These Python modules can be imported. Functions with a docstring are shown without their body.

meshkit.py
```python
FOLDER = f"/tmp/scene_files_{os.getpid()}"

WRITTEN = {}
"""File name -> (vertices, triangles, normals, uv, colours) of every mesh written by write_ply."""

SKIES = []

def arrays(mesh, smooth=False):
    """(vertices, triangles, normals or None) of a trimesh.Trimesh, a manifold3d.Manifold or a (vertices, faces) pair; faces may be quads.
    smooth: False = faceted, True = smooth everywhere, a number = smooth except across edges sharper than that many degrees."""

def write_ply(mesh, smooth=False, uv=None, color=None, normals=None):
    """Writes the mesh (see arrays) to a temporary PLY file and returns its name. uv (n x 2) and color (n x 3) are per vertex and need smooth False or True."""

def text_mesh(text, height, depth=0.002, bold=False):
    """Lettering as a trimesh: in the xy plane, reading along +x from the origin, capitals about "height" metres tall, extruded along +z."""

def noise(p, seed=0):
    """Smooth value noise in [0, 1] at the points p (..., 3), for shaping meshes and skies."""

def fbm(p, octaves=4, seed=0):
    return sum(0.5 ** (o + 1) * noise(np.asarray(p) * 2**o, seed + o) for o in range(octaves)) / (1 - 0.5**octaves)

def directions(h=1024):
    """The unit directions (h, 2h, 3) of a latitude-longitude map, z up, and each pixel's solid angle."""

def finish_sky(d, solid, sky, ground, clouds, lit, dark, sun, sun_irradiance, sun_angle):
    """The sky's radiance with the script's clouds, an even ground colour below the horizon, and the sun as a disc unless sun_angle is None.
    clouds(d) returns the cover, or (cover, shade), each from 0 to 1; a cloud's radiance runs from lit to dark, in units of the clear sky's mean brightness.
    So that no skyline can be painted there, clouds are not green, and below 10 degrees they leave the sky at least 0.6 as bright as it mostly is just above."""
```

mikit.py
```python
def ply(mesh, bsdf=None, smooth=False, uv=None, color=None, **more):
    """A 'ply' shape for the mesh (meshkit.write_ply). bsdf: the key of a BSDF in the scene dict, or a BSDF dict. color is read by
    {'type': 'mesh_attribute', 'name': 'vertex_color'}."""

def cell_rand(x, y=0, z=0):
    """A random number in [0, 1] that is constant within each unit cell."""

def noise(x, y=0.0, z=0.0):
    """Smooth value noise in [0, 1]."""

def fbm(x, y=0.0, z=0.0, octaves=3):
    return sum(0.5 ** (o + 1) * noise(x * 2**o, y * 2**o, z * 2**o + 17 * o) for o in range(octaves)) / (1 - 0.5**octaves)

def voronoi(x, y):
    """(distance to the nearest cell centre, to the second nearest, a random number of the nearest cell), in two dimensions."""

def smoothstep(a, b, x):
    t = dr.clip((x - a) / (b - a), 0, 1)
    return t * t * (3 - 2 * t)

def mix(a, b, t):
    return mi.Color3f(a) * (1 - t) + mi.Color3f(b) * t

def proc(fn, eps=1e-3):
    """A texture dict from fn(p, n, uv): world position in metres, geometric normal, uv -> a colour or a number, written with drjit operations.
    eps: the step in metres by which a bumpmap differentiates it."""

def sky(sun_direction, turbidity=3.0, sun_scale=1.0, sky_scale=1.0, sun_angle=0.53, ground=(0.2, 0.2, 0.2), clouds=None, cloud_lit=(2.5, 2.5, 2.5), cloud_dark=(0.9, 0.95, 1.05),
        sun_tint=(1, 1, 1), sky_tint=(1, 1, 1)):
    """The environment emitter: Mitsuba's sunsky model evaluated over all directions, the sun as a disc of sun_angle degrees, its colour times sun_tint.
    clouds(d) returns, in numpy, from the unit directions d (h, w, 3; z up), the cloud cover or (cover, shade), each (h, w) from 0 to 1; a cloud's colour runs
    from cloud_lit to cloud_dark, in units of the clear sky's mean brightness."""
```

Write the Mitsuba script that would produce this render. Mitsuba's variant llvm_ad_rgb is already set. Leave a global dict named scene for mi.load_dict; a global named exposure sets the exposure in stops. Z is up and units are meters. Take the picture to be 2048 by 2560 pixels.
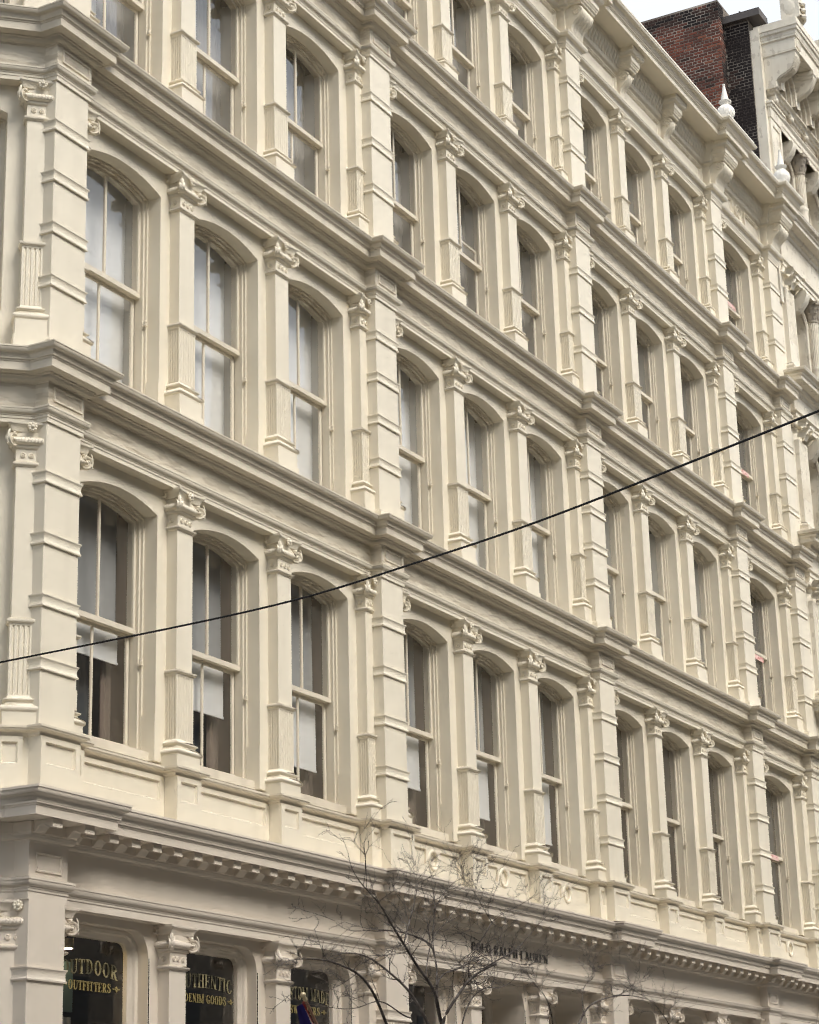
import math, random
import numpy as np, trimesh, shapely.geometry as sg, shapely.affinity as sa
from shapely.ops import unary_union
import drjit as dr
import mitsuba as mi, mikit, meshkit
from mikit import noise, fbm, smoothstep, mix

T = mi.ScalarTransform4f
scene, labels = {}, {}
rng = random.Random(7)

# ------------------------------------------------------------------ camera, sky, exposure
CAM = np.array([-16.49645056, -13.17435205, -8.48452805])
YAW, PITCH, ROLL, FPX = 1.0758545706555813, 0.3092787746065386, -0.027095601746901725, 5314.374
_f = np.array([math.sin(YAW)*math.cos(PITCH), math.cos(YAW)*math.cos(PITCH), math.sin(PITCH)])
_r = np.array([math.cos(YAW), -math.sin(YAW), 0.0]); _u = np.cross(_r, _f)
_r, _u = _r*math.cos(ROLL)+_u*math.sin(ROLL), -_r*math.sin(ROLL)+_u*math.cos(ROLL)
scene['camera'] = {'type': 'perspective', 'fov': 2*math.degrees(math.atan(1024/FPX)), 'fov_axis': 'x',
                   'near_clip': 0.1, 'far_clip': 500.0,
                   'to_world': T().look_at(origin=CAM.tolist(), target=(CAM+_f).tolist(), up=_u.tolist())}
def clouds(d):
    n = meshkit.fbm(d*3.0+5.0, 4)        # overcast: brightest overhead, a third of that at the horizon
    return np.ones(d.shape[:2]), np.clip(1-d[..., 2]+(n-0.5)*0.25, 0, 1)
scene['sky'] = mikit.sky((-0.14, -0.65, 0.74), turbidity=4, sun_scale=0.15, sun_angle=30, clouds=clouds, ground=(0.13, 0.12, 0.11),
                         cloud_lit=(0.79, 0.83, 0.885), cloud_dark=(0.30, 0.315, 0.335), sun_tint=(0.94, 1.06, 1.28))
exposure = 4.2

# ------------------------------------------------------------------ materials
def mat(key, color, rough=0.5, spec=0.4, bump=None, bscale=0.002, eps=2e-3, **more):
    col = mikit.proc(color) if callable(color) else {'type': 'rgb', 'value': list(color)}
    b = {'type': 'principled', 'base_color': col, 'roughness': rough, 'specular': spec, **more}
    if bump is not None:
        b = {'type': 'bumpmap', 'arbitrary': mikit.proc(bump, eps=eps), 'scale': bscale, 'bsdf': b}
    scene[key] = {'type': 'twosided', 'bsdf': b}

def paint_color(base, dirt, amount):
    def fn(p, n, uv):
        big = fbm(p.x*0.9+3, p.y*0.9+1, p.z*0.6, 2)
        streak = fbm(p.x*5+p.y*4, p.y*2, p.z*0.5, 2)
        speck = noise(p.x*46+p.y*31, p.y*40, p.z*52)
        t = smoothstep(0.45, 0.9, streak)*0.55*(1-dr.abs(n.z)) + smoothstep(0.45, 0.8, big)*0.45 + smoothstep(0.90, 1.0, speck)*0.5
        ledge = smoothstep(0.35, 0.9, n.z)*smoothstep(0.3, 0.6, noise(p.x*6, p.y*6, p.z*6))
        t = dr.clip(t*amount + ledge*0.8, 0, 1)
        return mix(base, dirt, t)
    return fn
def paint_bump(p, n, uv):
    return fbm(p.x*6, p.y*6, p.z*6, 2)
def rough_bump(p, n, uv):
    a = fbm(p.x*7+p.y*5, p.y*7, p.z*22, 4)
    return a + 0.6*smoothstep(0.5, 0.62, fbm(p.x*5+9, p.y*5, p.z*16, 3))
CREAM, DIRT = (0.70, 0.648, 0.53), (0.42, 0.37, 0.28)
mat('paint', paint_color(CREAM, DIRT, 0.22), 0.45, 0.4, paint_bump, 0.0028)
mat('paint_ledge', paint_color((0.65, 0.595, 0.485), (0.33, 0.285, 0.215), 0.5), 0.48, 0.4, paint_bump, 0.0025)
def frieze_color(p, n, uv):
    peel = smoothstep(0.47, 0.60, fbm(p.x*4+9, p.y*4, p.z*13, 3))
    return mix((0.65, 0.595, 0.485), (0.50, 0.445, 0.345), peel*0.75)
mat('paint_frieze', frieze_color, 0.5, 0.4, rough_bump, 0.013, 3e-3)
mat('paint_sash', paint_color((0.63, 0.58, 0.475), DIRT, 0.25), 0.45, 0.4)
mat('paint_shop', paint_color((0.66, 0.595, 0.505), DIRT, 0.15), 0.42, 0.45, paint_bump, 0.002)
mat('paint_white', paint_color((0.74, 0.72, 0.66), (0.45, 0.41, 0.34), 0.25), 0.5, 0.4)
def old_paint(p, n, uv):
    big = fbm(p.x*1.4+3, p.y*1.4+1, p.z*1.1, 4)
    peel = smoothstep(0.63, 0.68, fbm(p.x*8+p.y*6, p.y*7, p.z*5, 4))
    streak = smoothstep(0.45, 0.9, fbm(p.x*11+p.y*9, p.y*4, p.z*0.8, 3))
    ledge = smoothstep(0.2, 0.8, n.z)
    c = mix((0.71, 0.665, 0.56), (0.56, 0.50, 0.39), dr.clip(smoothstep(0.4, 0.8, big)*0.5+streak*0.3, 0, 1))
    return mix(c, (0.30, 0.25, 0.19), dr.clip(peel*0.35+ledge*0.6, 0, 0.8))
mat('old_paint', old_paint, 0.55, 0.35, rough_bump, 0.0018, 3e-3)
mat('old_orn', (0.36, 0.32, 0.26), 0.6, 0.3, rough_bump, 0.006, 3e-3)
mat('shade_white', lambda p, n, uv: mix((0.66, 0.67, 0.66), (0.56, 0.57, 0.56), fbm(p.x*2, p.y*2, p.z*1.2, 3)), 0.85, 0.1)
mat('shade_grey', lambda p, n, uv: mix((0.34, 0.35, 0.345), (0.25, 0.255, 0.25), fbm(p.x*3, p.y*3, p.z*0.9, 3)), 0.85, 0.1)
mat('drape_grey', (0.30, 0.29, 0.27), 0.9, 0.1)
mat('drape_brown', (0.17, 0.135, 0.11), 0.9, 0.1)
mat('drape_dark', (0.07, 0.075, 0.075), 0.9, 0.1)
mat('inner_jamb', (0.42, 0.41, 0.38), 0.7, 0.2)
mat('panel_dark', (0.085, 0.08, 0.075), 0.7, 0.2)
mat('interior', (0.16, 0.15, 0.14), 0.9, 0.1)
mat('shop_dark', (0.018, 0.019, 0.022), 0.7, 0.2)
mat('glossy_black', (0.008, 0.009, 0.011), 0.12, 0.6)
scene['glass'] = {'type': 'thindielectric', 'int_ior': 1.55}
mat('gold', (0.36, 0.30, 0.13), 0.4, 0.5, metallic=0.35)
mat('gold_dim', lambda p, n, uv: mix((0.36, 0.32, 0.19), (0.10, 0.095, 0.06), smoothstep(0.45, 0.6, noise(p.x*16, p.y, p.z*13))), 0.5, 0.5, metallic=0.2)
mat('letter_black', (0.02, 0.018, 0.016), 0.4, 0.5)
mat('cable', (0.008, 0.008, 0.009), 0.5, 0.4)
mat('bark', lambda p, n, uv: mix((0.065, 0.053, 0.046), (0.16, 0.14, 0.125), smoothstep(0.35, 0.8, fbm(p.x*14, p.y*14, p.z*14, 3))), 0.8, 0.2)
def sign_col(p, n, uv):
    m = smoothstep(0.52, 0.60, noise(p.x*34, 0.0, p.z*30+7))*smoothstep(0.3, 0.5, noise(p.x*9, 0.0, p.z*4))
    return mix((0.66, 0.47, 0.43), (0.52, 0.17, 0.15), m*0.7)
mat('sign_pink', sign_col, 0.7, 0.2)
for k, c in dict(brick_red=(0.155, 0.058, 0.042), brick_orange=(0.20, 0.082, 0.055), brick_brown=(0.105, 0.05, 0.04), brick_soot=(0.05, 0.032, 0.028), brick_black=(0.024, 0.02, 0.02)).items():
    mat(k, c, 0.9, 0.15)
mat('mortar', lambda p, n, uv: mix((0.40, 0.36, 0.31), (0.16, 0.14, 0.12), smoothstep(0.35, 0.7, fbm(p.x*1.5, p.y*1.5, p.z*1.5+2, 3))), 0.95, 0.1)
mat('mortar_dark', lambda p, n, uv: mix((0.22, 0.20, 0.175), (0.07, 0.06, 0.055), smoothstep(0.35, 0.65, fbm(p.x*2.5, p.y*2.5, p.z*2.5+2, 3))), 0.95, 0.1)
mat('metal_dark', (0.085, 0.075, 0.07), 0.5, 0.4)
mat('metal_grey', (0.20, 0.19, 0.18), 0.45, 0.5)
mat('flag_blue', (0.03, 0.022, 0.14), 0.8, 0.15)
mat('flag_red', (0.36, 0.05, 0.05), 0.8, 0.15)
mat('flag_white', (0.66, 0.63, 0.62), 0.8, 0.15)
mat('wood_pole', (0.22, 0.12, 0.075), 0.5, 0.4)
mat('brass', (0.50, 0.42, 0.27), 0.35, 0.5, metallic=0.5)
mat('asphalt', lambda p, n, uv: mi.Color3f(0.05)*(0.8+0.4*fbm(p.x*3, p.y*3, 0.0, 3)), 0.9, 0.2)
mat('concrete', lambda p, n, uv: mi.Color3f(0.24, 0.23, 0.21)*(0.8+0.4*fbm(p.x*2, p.y*2, 0.0, 3)), 0.9, 0.2)
mat('far_brick', lambda p, n, uv: mix((0.34, 0.31, 0.27), (0.24, 0.215, 0.19), fbm(p.x*0.7, p.y*0.7, p.z*0.7, 3)), 0.9, 0.15)
mat('board_blue', (0.045, 0.075, 0.11), 0.7, 0.2)
mat('cloth_grey', (0.12, 0.13, 0.15), 0.9, 0.1)
mat('cloth_red', (0.06, 0.018, 0.016), 0.9, 0.1)

# ------------------------------------------------------------------ mesh helpers
class M:
    """A mesh being collected."""
    def __init__(s): s.v, s.f, s.n = [], [], 0
    def add(s, v, f):
        v = np.asarray(v, float); f = np.asarray(f, int)
        if f.shape[1] == 4: f = np.vstack([f[:, [0, 1, 2]], f[:, [0, 2, 3]]])
        s.v.append(v); s.f.append(f+s.n); s.n += len(v); return s
    def tm(s, t): return s.add(t.vertices, t.faces)
    def mesh(s): return (np.vstack(s.v), np.vstack(s.f))
    def box(s, x0, x1, y0, y1, z0, z1):
        v = np.array([[x, y, z] for x in (x0, x1) for y in (y0, y1) for z in (z0, z1)], float)
        f = np.array([[0, 1, 3, 2], [4, 6, 7, 5], [0, 4, 5, 1], [2, 3, 7, 6], [0, 2, 6, 4], [1, 5, 7, 3]])
        return s.add(v, f)
    def bbox(s, x0, x1, y0, y1, z0, z1, c=0.006):
        """box whose upright front edges are chamfered"""
        pl = [(x0, y1), (x0, y0+c), (x0+c, y0), (x1-c, y0), (x1, y0+c), (x1, y1)]
        return s.prism(pl, z0, z1)
    def prism(s, pts, z0, z1):
        n = len(pts); p = np.array(pts, float)
        v = np.vstack([np.c_[p, np.full(n, z0)], np.c_[p, np.full(n, z1)]])
        i = np.arange(n); j = (i+1) % n
        s.add(v, np.stack([i, j, j+n, i+n], 1))
        pv, pf = trimesh.creation.triangulate_polygon(sg.Polygon(pts), engine='earcut')
        s.add(np.c_[pv, np.full(len(pv), z0)], pf[:, ::-1]); s.add(np.c_[pv, np.full(len(pv), z1)], pf); return s
    def poly_xz(s, poly, y0, y1):
        """shapely polygon in x, z extruded from y0 to y1"""
        for g in getattr(poly, 'geoms', [poly]):
            if g.is_empty or g.area < 1e-8: continue
            t = trimesh.creation.extrude_polygon(g, y1-y0, engine='earcut')
            v = t.vertices; s.add(np.c_[v[:, 0], y0+v[:, 2], v[:, 1]], t.faces[:, ::-1])
        return s
    def poly_yz(s, poly, x0, x1):
        for g in getattr(poly, 'geoms', [poly]):
            t = trimesh.creation.extrude_polygon(g, x1-x0, engine='earcut')
            v = t.vertices; s.add(np.c_[x0+v[:, 2], v[:, 0], v[:, 1]], t.faces)
        return s
    def sweep(s, prof, path, axis='z', closed=False, cap=True):
        """profile (out, h) along a plan path; 'out' is to the right of the path. axis 'z': path in x, y and h up; axis 'y': path in x, z and h is y."""
        P = np.asarray(path, float); A = np.asarray(prof, float); n, m = len(P), len(A)
        t = np.diff(np.vstack([P, P[:1]]) if closed else P, axis=0); t /= np.linalg.norm(t, axis=1, keepdims=True)
        nr = np.c_[t[:, 1], -t[:, 0]]
        if closed: a, b = np.roll(nr, 1, 0), nr
        else: a, b = np.vstack([nr[:1], nr]), np.vstack([nr, nr[-1:]])
        mt = (a+b)/(1+np.sum(a*b, 1, keepdims=True))
        q = P[:, None]+A[None, :, :1]*mt[:, None]
        h = np.broadcast_to(A[None, :, 1:], (n, m, 1))
        v = np.concatenate([q, h], 2)
        v = (v if axis == 'z' else v[..., [0, 2, 1]]).reshape(-1, 3)
        f = []
        for i in range(n if closed else n-1):
            k = (i+1) % n
            for j in range(m-1): f.append([i*m+j, k*m+j, k*m+j+1, i*m+j+1])
        s.add(v, f)
        if cap and not closed and m > 2:
            pg = sg.Polygon(A)
            if pg.is_valid:
                pv, pf = trimesh.creation.triangulate_polygon(pg, engine='earcut')
                for e in (0, n-1):
                    w = np.c_[P[e]+pv[:, :1]*mt[e], pv[:, 1]]
                    s.add(w if axis == 'z' else w[:, [0, 2, 1]], pf)
        return s
    def tube(s, pts, r, sides=6):
        p = np.asarray(pts, float); r = np.broadcast_to(np.asarray(r, float), (len(p),))
        t = np.gradient(p, axis=0); t /= np.linalg.norm(t, axis=1, keepdims=True)+1e-12
        a = np.cross(t, np.where(np.abs(t[:, 2:]) < 0.9, [0, 0, 1.0], [1.0, 0, 0])); a /= np.linalg.norm(a, axis=1, keepdims=True)+1e-12
        b = np.cross(t, a); g = np.arange(sides)*2*np.pi/sides
        v = p[:, None]+r[:, None, None]*(np.cos(g)[None, :, None]*a[:, None]+np.sin(g)[None, :, None]*b[:, None])
        i, j = np.meshgrid(np.arange(len(p)-1), np.arange(sides), indexing='ij'); k = (j+1) % sides
        s.add(v.reshape(-1, 3), np.stack([i*sides+j, i*sides+k, (i+1)*sides+k, (i+1)*sides+j], -1).reshape(-1, 4)); return s
    def lathe(s, prof, center, sides=20, flute=0.0, nf=0):
        A = np.asarray(prof, float); g = np.arange(sides)*2*np.pi/sides
        k = 1-flute*(0.5+0.5*np.cos(g*nf)) if nf else np.ones(sides)
        v = np.stack([A[:, None, 0]*np.cos(g)*k, A[:, None, 0]*np.sin(g)*k, np.broadcast_to(A[:, None, 1], (len(A), sides))], -1)+np.asarray(center)
        i, j = np.meshgrid(np.arange(len(A)-1), np.arange(sides), indexing='ij'); q = (j+1) % sides
        s.add(v.reshape(-1, 3), np.stack([i*sides+j, i*sides+q, (i+1)*sides+q, (i+1)*sides+j], -1).reshape(-1, 4)); return s
    def ball(s, c, r, sub=1, sc=(1, 1, 1)):
        t = trimesh.creation.icosphere(sub, 1.0); return s.add(t.vertices*r*np.array(sc)+np.array(c), t.faces)
    def moved(s, mtx):
        for i, v in enumerate(s.v): s.v[i] = v@np.asarray(mtx)[:3, :3].T+np.asarray(mtx)[:3, 3]
        return s

def P(m, bsdf, smooth=32): return mikit.ply(m.mesh() if isinstance(m, M) else m, bsdf, smooth=smooth)
def key(name):
    if name not in scene and name not in used: used.add(name); return name
    k = 1
    while f'{name}_{k:03d}' in used or f'{name}_{k:03d}' in scene: k += 1
    used.add(f'{name}_{k:03d}'); return f'{name}_{k:03d}'
used = set()
count = {}
def fast_key(name):
    k = count.get(name, 0); count[name] = k+1
    return name if k == 0 else f'{name}_{k:03d}'
def put(name, shape, tw=None):
    k = fast_key(name); scene[k] = {**shape, 'to_world': tw} if tw is not None else dict(shape); return k
def group(name): return fast_key(name)      # a part or thing that has only sub-entries
def lab(k, label, cat=None, grp=None, kind=None):
    e = {'label': label} if label else {}
    if cat: e['category'] = cat
    if grp: e['group'] = grp
    if kind: e['kind'] = kind
    labels[k] = e

B = 'cast_iron_building'
lab(B, 'long cream cast iron building with arched windows and Ionic pilasters, filling the picture', 'building')
count[B] = 1

# ------------------------------------------------------------------ facade layout (metres; z = 0 at the top of the first cornice above row A)
PW = 0.575
PX = [0.015, 7.085, 14.16, 21.21, 24.64]
XEND = 25.27
WB, CW, HC = 1.83, 0.31, 0.1875
YF, YC, YW = 0.145, 0.15, 0.295
cols, halves, wins = [], [], []           # (bay, x)
for b in range(3):
    x = PX[b]+PW
    halves.append((b, x+0.03)); x += HC+WB/2
    for w in range(3):
        wins.append((b, w, x))
        if w < 2: cols.append((b, x+WB/2+CW/2)); x += WB+CW
    halves.append((b, PX[b+1]-0.03))
EHC = 0.285
xe0, xe1 = PX[3]+PW, PX[4]
halves += [(3, xe0+EHC-0.155), (3, xe1-EHC+0.155)]
ENDC, ENDHW = (xe0+xe1)/2, 0.92
CH = T().translate([0, YF, 0]).rotate([0, 0, 1], -45).translate([0, -YF, 0])     # the canted corner bay
CHW, CHL = -(HC+WB/2), 2*HC+WB
def tr(x=0, y=0, z=0, ch=False): return (CH if ch else T()).translate([x, y, z])
q2 = math.sqrt(0.5)
def base_path(yw, yp, x_ext=0.02, ch=True, end=XEND, yend=None):
    """plan line of a storey's mouldings: canted corner, then walls and piers"""
    p = [(-(CHL+1.5)*q2-0, YF+(CHL+1.5)*q2)] if ch else []
    d = yw-YF
    if ch:
        p = [(-(CHL+1.5)*q2+d*q2, YF+(CHL+1.5)*q2+d*q2), (PX[0]-x_ext-0.015, YF+d+d*(math.sqrt(2)-1))]
        p[1] = (PX[0]-x_ext, YF+d*math.sqrt(2)-(PX[0]-x_ext))
    for i, x in enumerate(PX):
        p1 = x+PW+x_ext if i < 4 else end
        if not (i == 0 and ch): p.append((x-x_ext, yw))
        p += [(x-x_ext, yp), (p1, yp)]
        if i < 4: p.append((p1, yw))
    return p

# ------------------------------------------------------------------ storeys
ROWS = {   # level: top of the entablature above; base: bottom of the column bases; belt etc. absolute
 'A': dict(L=0.0, plinth=-3.975, torus=-3.83, fl0=-3.655, belt=-2.86, bands=[-1.41, -2.07, -2.73, -3.39], meet=-2.425, sill=-3.79, pbot=-3.98),
 'B': dict(L=4.0, plinth=0.02, torus=0.405, fl0=0.575, belt=1.32, bands=[2.645, 2.035, 1.42, 0.80], meet=1.665, sill=0.16, pbot=0.02),
 'C': dict(L=7.763, plinth=4.02, torus=4.40, fl0=4.555, belt=5.22, bands=[6.312, 5.597, 4.874], meet=5.535, sill=4.16, pbot=4.02),
 'D': dict(L=11.395, plinth=7.79, torus=8.165, fl0=8.30, belt=8.89, bands=[9.97, 9.305, 8.64], meet=9.19, sill=7.93, pbot=7.79)}

def cavetto(o0, z0, o1, z1, n=5):
    return [(o0+(o1-o0)*(1-math.cos(a)), z0+(z1-z0)*math.sin(a)) for a in np.linspace(0, math.pi/2, n)]
def ovolo(o0, z0, o1, z1, n=5):
    return [(o0+(o1-o0)*math.sin(a), z0+(z1-z0)*(1-math.cos(a))) for a in np.linspace(0, math.pi/2, n)]
def cyma(o0, z0, o1, z1, n=7):
    return [(o0+(o1-o0)*(t-0.12*math.sin(2*math.pi*t)), z0+(z1-z0)*(t+0.13*math.sin(2*math.pi*t))) for t in np.linspace(0, 1, n)]

def entablature(L, ch):
    g = group(B+'__entablature')
    path = base_path(YF, -0.02, ch=ch)
    arch = [(-0.22, L-0.748), (0.0, L-0.748), (0.0, L-0.70), (0.008, L-0.698), (0.008, L-0.672), (0.016, L-0.668)] + ovolo(0.016, L-0.655, 0.05, L-0.605) + [(0.055, L-0.60), (0.055, L-0.582), (0.0, L-0.575), (-0.22, L-0.575)]
    put(g+'__architrave', P(M().sweep(arch, path), 'paint'))
    put(g+'__frieze', P(M().sweep([(-0.2, L-0.575), (0.0, L-0.5751), (0.0, L-0.31), (-0.2, L-0.31)], path), 'paint_frieze'))
    cor = [(-0.25, L-0.312), (0.012, L-0.312)] + ovolo(0.014, L-0.302, 0.075, L-0.258) + [(0.09, L-0.252), (0.09, L-0.236), (0.165, L-0.224), (0.165, L-0.232), (0.196, L-0.232), (0.196, L-0.140), (0.205, L-0.138), (0.205, L-0.122), (0.222, L-0.118), (0.222, L-0.104)] + cyma(0.226, L-0.10, 0.296, L-0.012) + [(0.302, L-0.010), (0.302, L+0.006), (0.0, L+0.035), (-0.24, L+0.04)]
    put(g+'__cornice', P(M().sweep(cor, path), 'paint_ledge'))
    for i, x in enumerate(PX):      # framed panel on the frieze block over each pier
        a, b, z0, z1 = x+0.07, x+PW-0.03 if i else x+PW-0.02, L-0.50, L-0.345
        pr = [(0, -0.02), (0, -0.034), (0.016, -0.034), (0.024, -0.021)]
        put(g+'__panel_moulding', P(M().sweep(pr, [(a, z0), (a, z1), (b, z1), (b, z0)], 'y', closed=True), 'paint'))
    return g
for r, ch in (('A', True), ('B', True), ('C', True)): entablature(ROWS[r]['L'], ch)

# ------------------------------------------------------------------ columns
def spiral(c, ax, ay, r0, turns, n, rt):
    a = np.linspace(0, turns*2*math.pi, n); r = r0*(1-0.86*a/a[-1])
    return np.array(c)+np.outer(r*np.cos(a), ax)+np.outer(r*np.sin(a), ay), rt*(1-0.5*a/a[-1])
HALF = CW/2
def u_path(h, yf, yb=0.46): return [(-h, yb), (-h, yf), (h, yf), (h, yb)]
def capital_mesh():
    """capital of a square Ionic pilaster: z = 0 at the architrave, -0.455 at the astragal"""
    m = M(); U = u_path(HALF, YC)
    m.sweep([(-0.02, -0.475), (0.012, -0.475)] + ovolo(0.012, -0.468, 0.032, -0.448, 4) + [(0.032, -0.438), (0.012, -0.425), (0.0, -0.42), (-0.02, -0.42)], U)      # astragal
    m.sweep([(-0.02, -0.43), (0.004, -0.43), (0.004, -0.285), (-0.02, -0.285)], U)                                             # necking
    m.sweep([(-0.02, -0.29), (0.006, -0.29)] + ovolo(0.006, -0.285, 0.03, -0.262, 4) + [(0.03, -0.252), (-0.02, -0.25)], U)
    m.sweep([(-0.02, -0.252)] + [(0.012+0.062*math.sin(a), -0.205-0.046*math.cos(a)) for a in np.linspace(0, math.pi, 9)] + [(-0.02, -0.16)], U)   # cushion
    for k in range(7):      # the egg pattern on the cushion, front
        x = -0.105+k*0.035
        m.ball((x, YC-0.066, -0.207), 0.016, 1, (0.8, 0.8, 2.0))
    for k in range(5):
        for sgn in (-1, 1): m.ball((sgn*(HALF+0.066), YC+0.06+k*0.035, -0.207), 0.016, 1, (0.8, 0.8, 2.0))
    m.sweep([(-0.02, -0.16), (0.02, -0.16), (0.02, -0.10), (-0.02, -0.10)], U)
    # concave abacus
    def plan(e):
        pts, w, f = [], HALF+e, YC-e
        for t in np.linspace(0, 1, 7): pts.append((-w+0.022*math.sin(math.pi*t), 0.46+(f-0.46)*t))
        pts.append((-w+0.028, f))
        for t in np.linspace(0.1, 0.9, 8): pts.append((-w+2*w*t, f+0.040*math.sin(math.pi*t)))
        pts.append((w-0.028, f))
        for t in np.linspace(1, 0, 7): pts.append((w-0.022*math.sin(math.pi*t), 0.46+(f-0.46)*t))
        return np.array(pts)
    lay = [(0.055, -0.105), (0.062, -0.095), (0.066, -0.072), (0.080, -0.050), (0.098, -0.034), (0.104, -0.030), (0.104, -0.004), (0.09, 0.0)]
    rings = [np.c_[plan(e), np.full(24, z)] for e, z in lay]; n = 24
    f = [[i*n+j, i*n+j+1, (i+1)*n+j+1, (i+1)*n+j] for i in range(len(lay)-1) for j in range(n-1)]
    m.add(np.vstack(rings), f)
    pv, pf = trimesh.creation.triangulate_polygon(sg.Polygon(plan(0.055)), engine='earcut'); m.add(np.c_[pv, np.full(len(pv), -0.105)], pf)
    # angle volutes
    for sgn in (-1, 1):
        for c, d in (((sgn*(HALF+0.052), YC-0.052), (sgn*q2, -q2)), ((sgn*(HALF+0.05), 0.41), (sgn*0.9, 0.43))):
            dg = np.array([d[0], d[1], 0]); ax = np.array([-d[1], d[0], 0.0]); c3 = np.array([c[0], c[1], -0.205]); up = np.array([0, 0, 1.0])
            g = np.arange(18)*2*math.pi/18; R, W = 0.070, 0.034
            ringp = lambda rr, off: c3+np.outer(rr*np.cos(g), dg)+np.outer(rr*np.sin(g), up)+off*ax
            prof = [(0.0, W-0.012), (R*0.80, W-0.012), (R*0.86, W), (R, W), (R*1.01, W*0.5), (R*1.01, -W*0.5), (R, -W), (R*0.86, -W), (R*0.80, -W+0.012), (0.0, -W+0.012)]
            v = np.vstack([ringp(a, o) for a, o in prof]); k = 18
            m.add(v, [[i*k+j, i*k+(j+1) % k, (i+1)*k+(j+1) % k, (i+1)*k+j] for i in range(len(prof)-1) for j in range(k)])
            for o in (-1, 1):
                sp, rt = spiral(c3+o*(W-0.008)*ax, dg, up, R*0.80, 1.9, 26, 0.0085); m.tube(sp, rt, 4)
                m.ball(c3+o*(W-0.004)*ax, 0.019, 1)
            arm = [c3+up*0.076+dg*0.0, c3+up*0.092-dg*0.05, c3+up*0.096-dg*0.10]
            m.tube(arm, [0.022, 0.020, 0.018], 6)
        # acanthus leaf draped over the front corner
        cx, cy = sgn*(HALF+0.052), YC-0.052; d = np.array([sgn*q2, -q2, 0]); b = np.array([q2*sgn, q2, 0]) if False else np.array([q2, sgn*q2, 0])
        leaf = []
        for t, (o, z, w) in enumerate([(0.050, -0.100, 0.012), (0.062, -0.120, 0.018), (0.072, -0.155, 0.021), (0.073, -0.205, 0.017), (0.068, -0.245, 0.008), (0.076, -0.262, 0.003)]):
            for k in (-1, 0, 1): leaf.append(np.array([cx, cy, z])+d*(o-0.012*abs(k))+b*w*k)
        m.add(leaf, [[3*i+j, 3*i+j+1, 3*i+j+4, 3*i+j+3] for i in range(5) for j in range(2)])
    r = rosettes_mesh().mesh(); m.add(*r)
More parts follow.
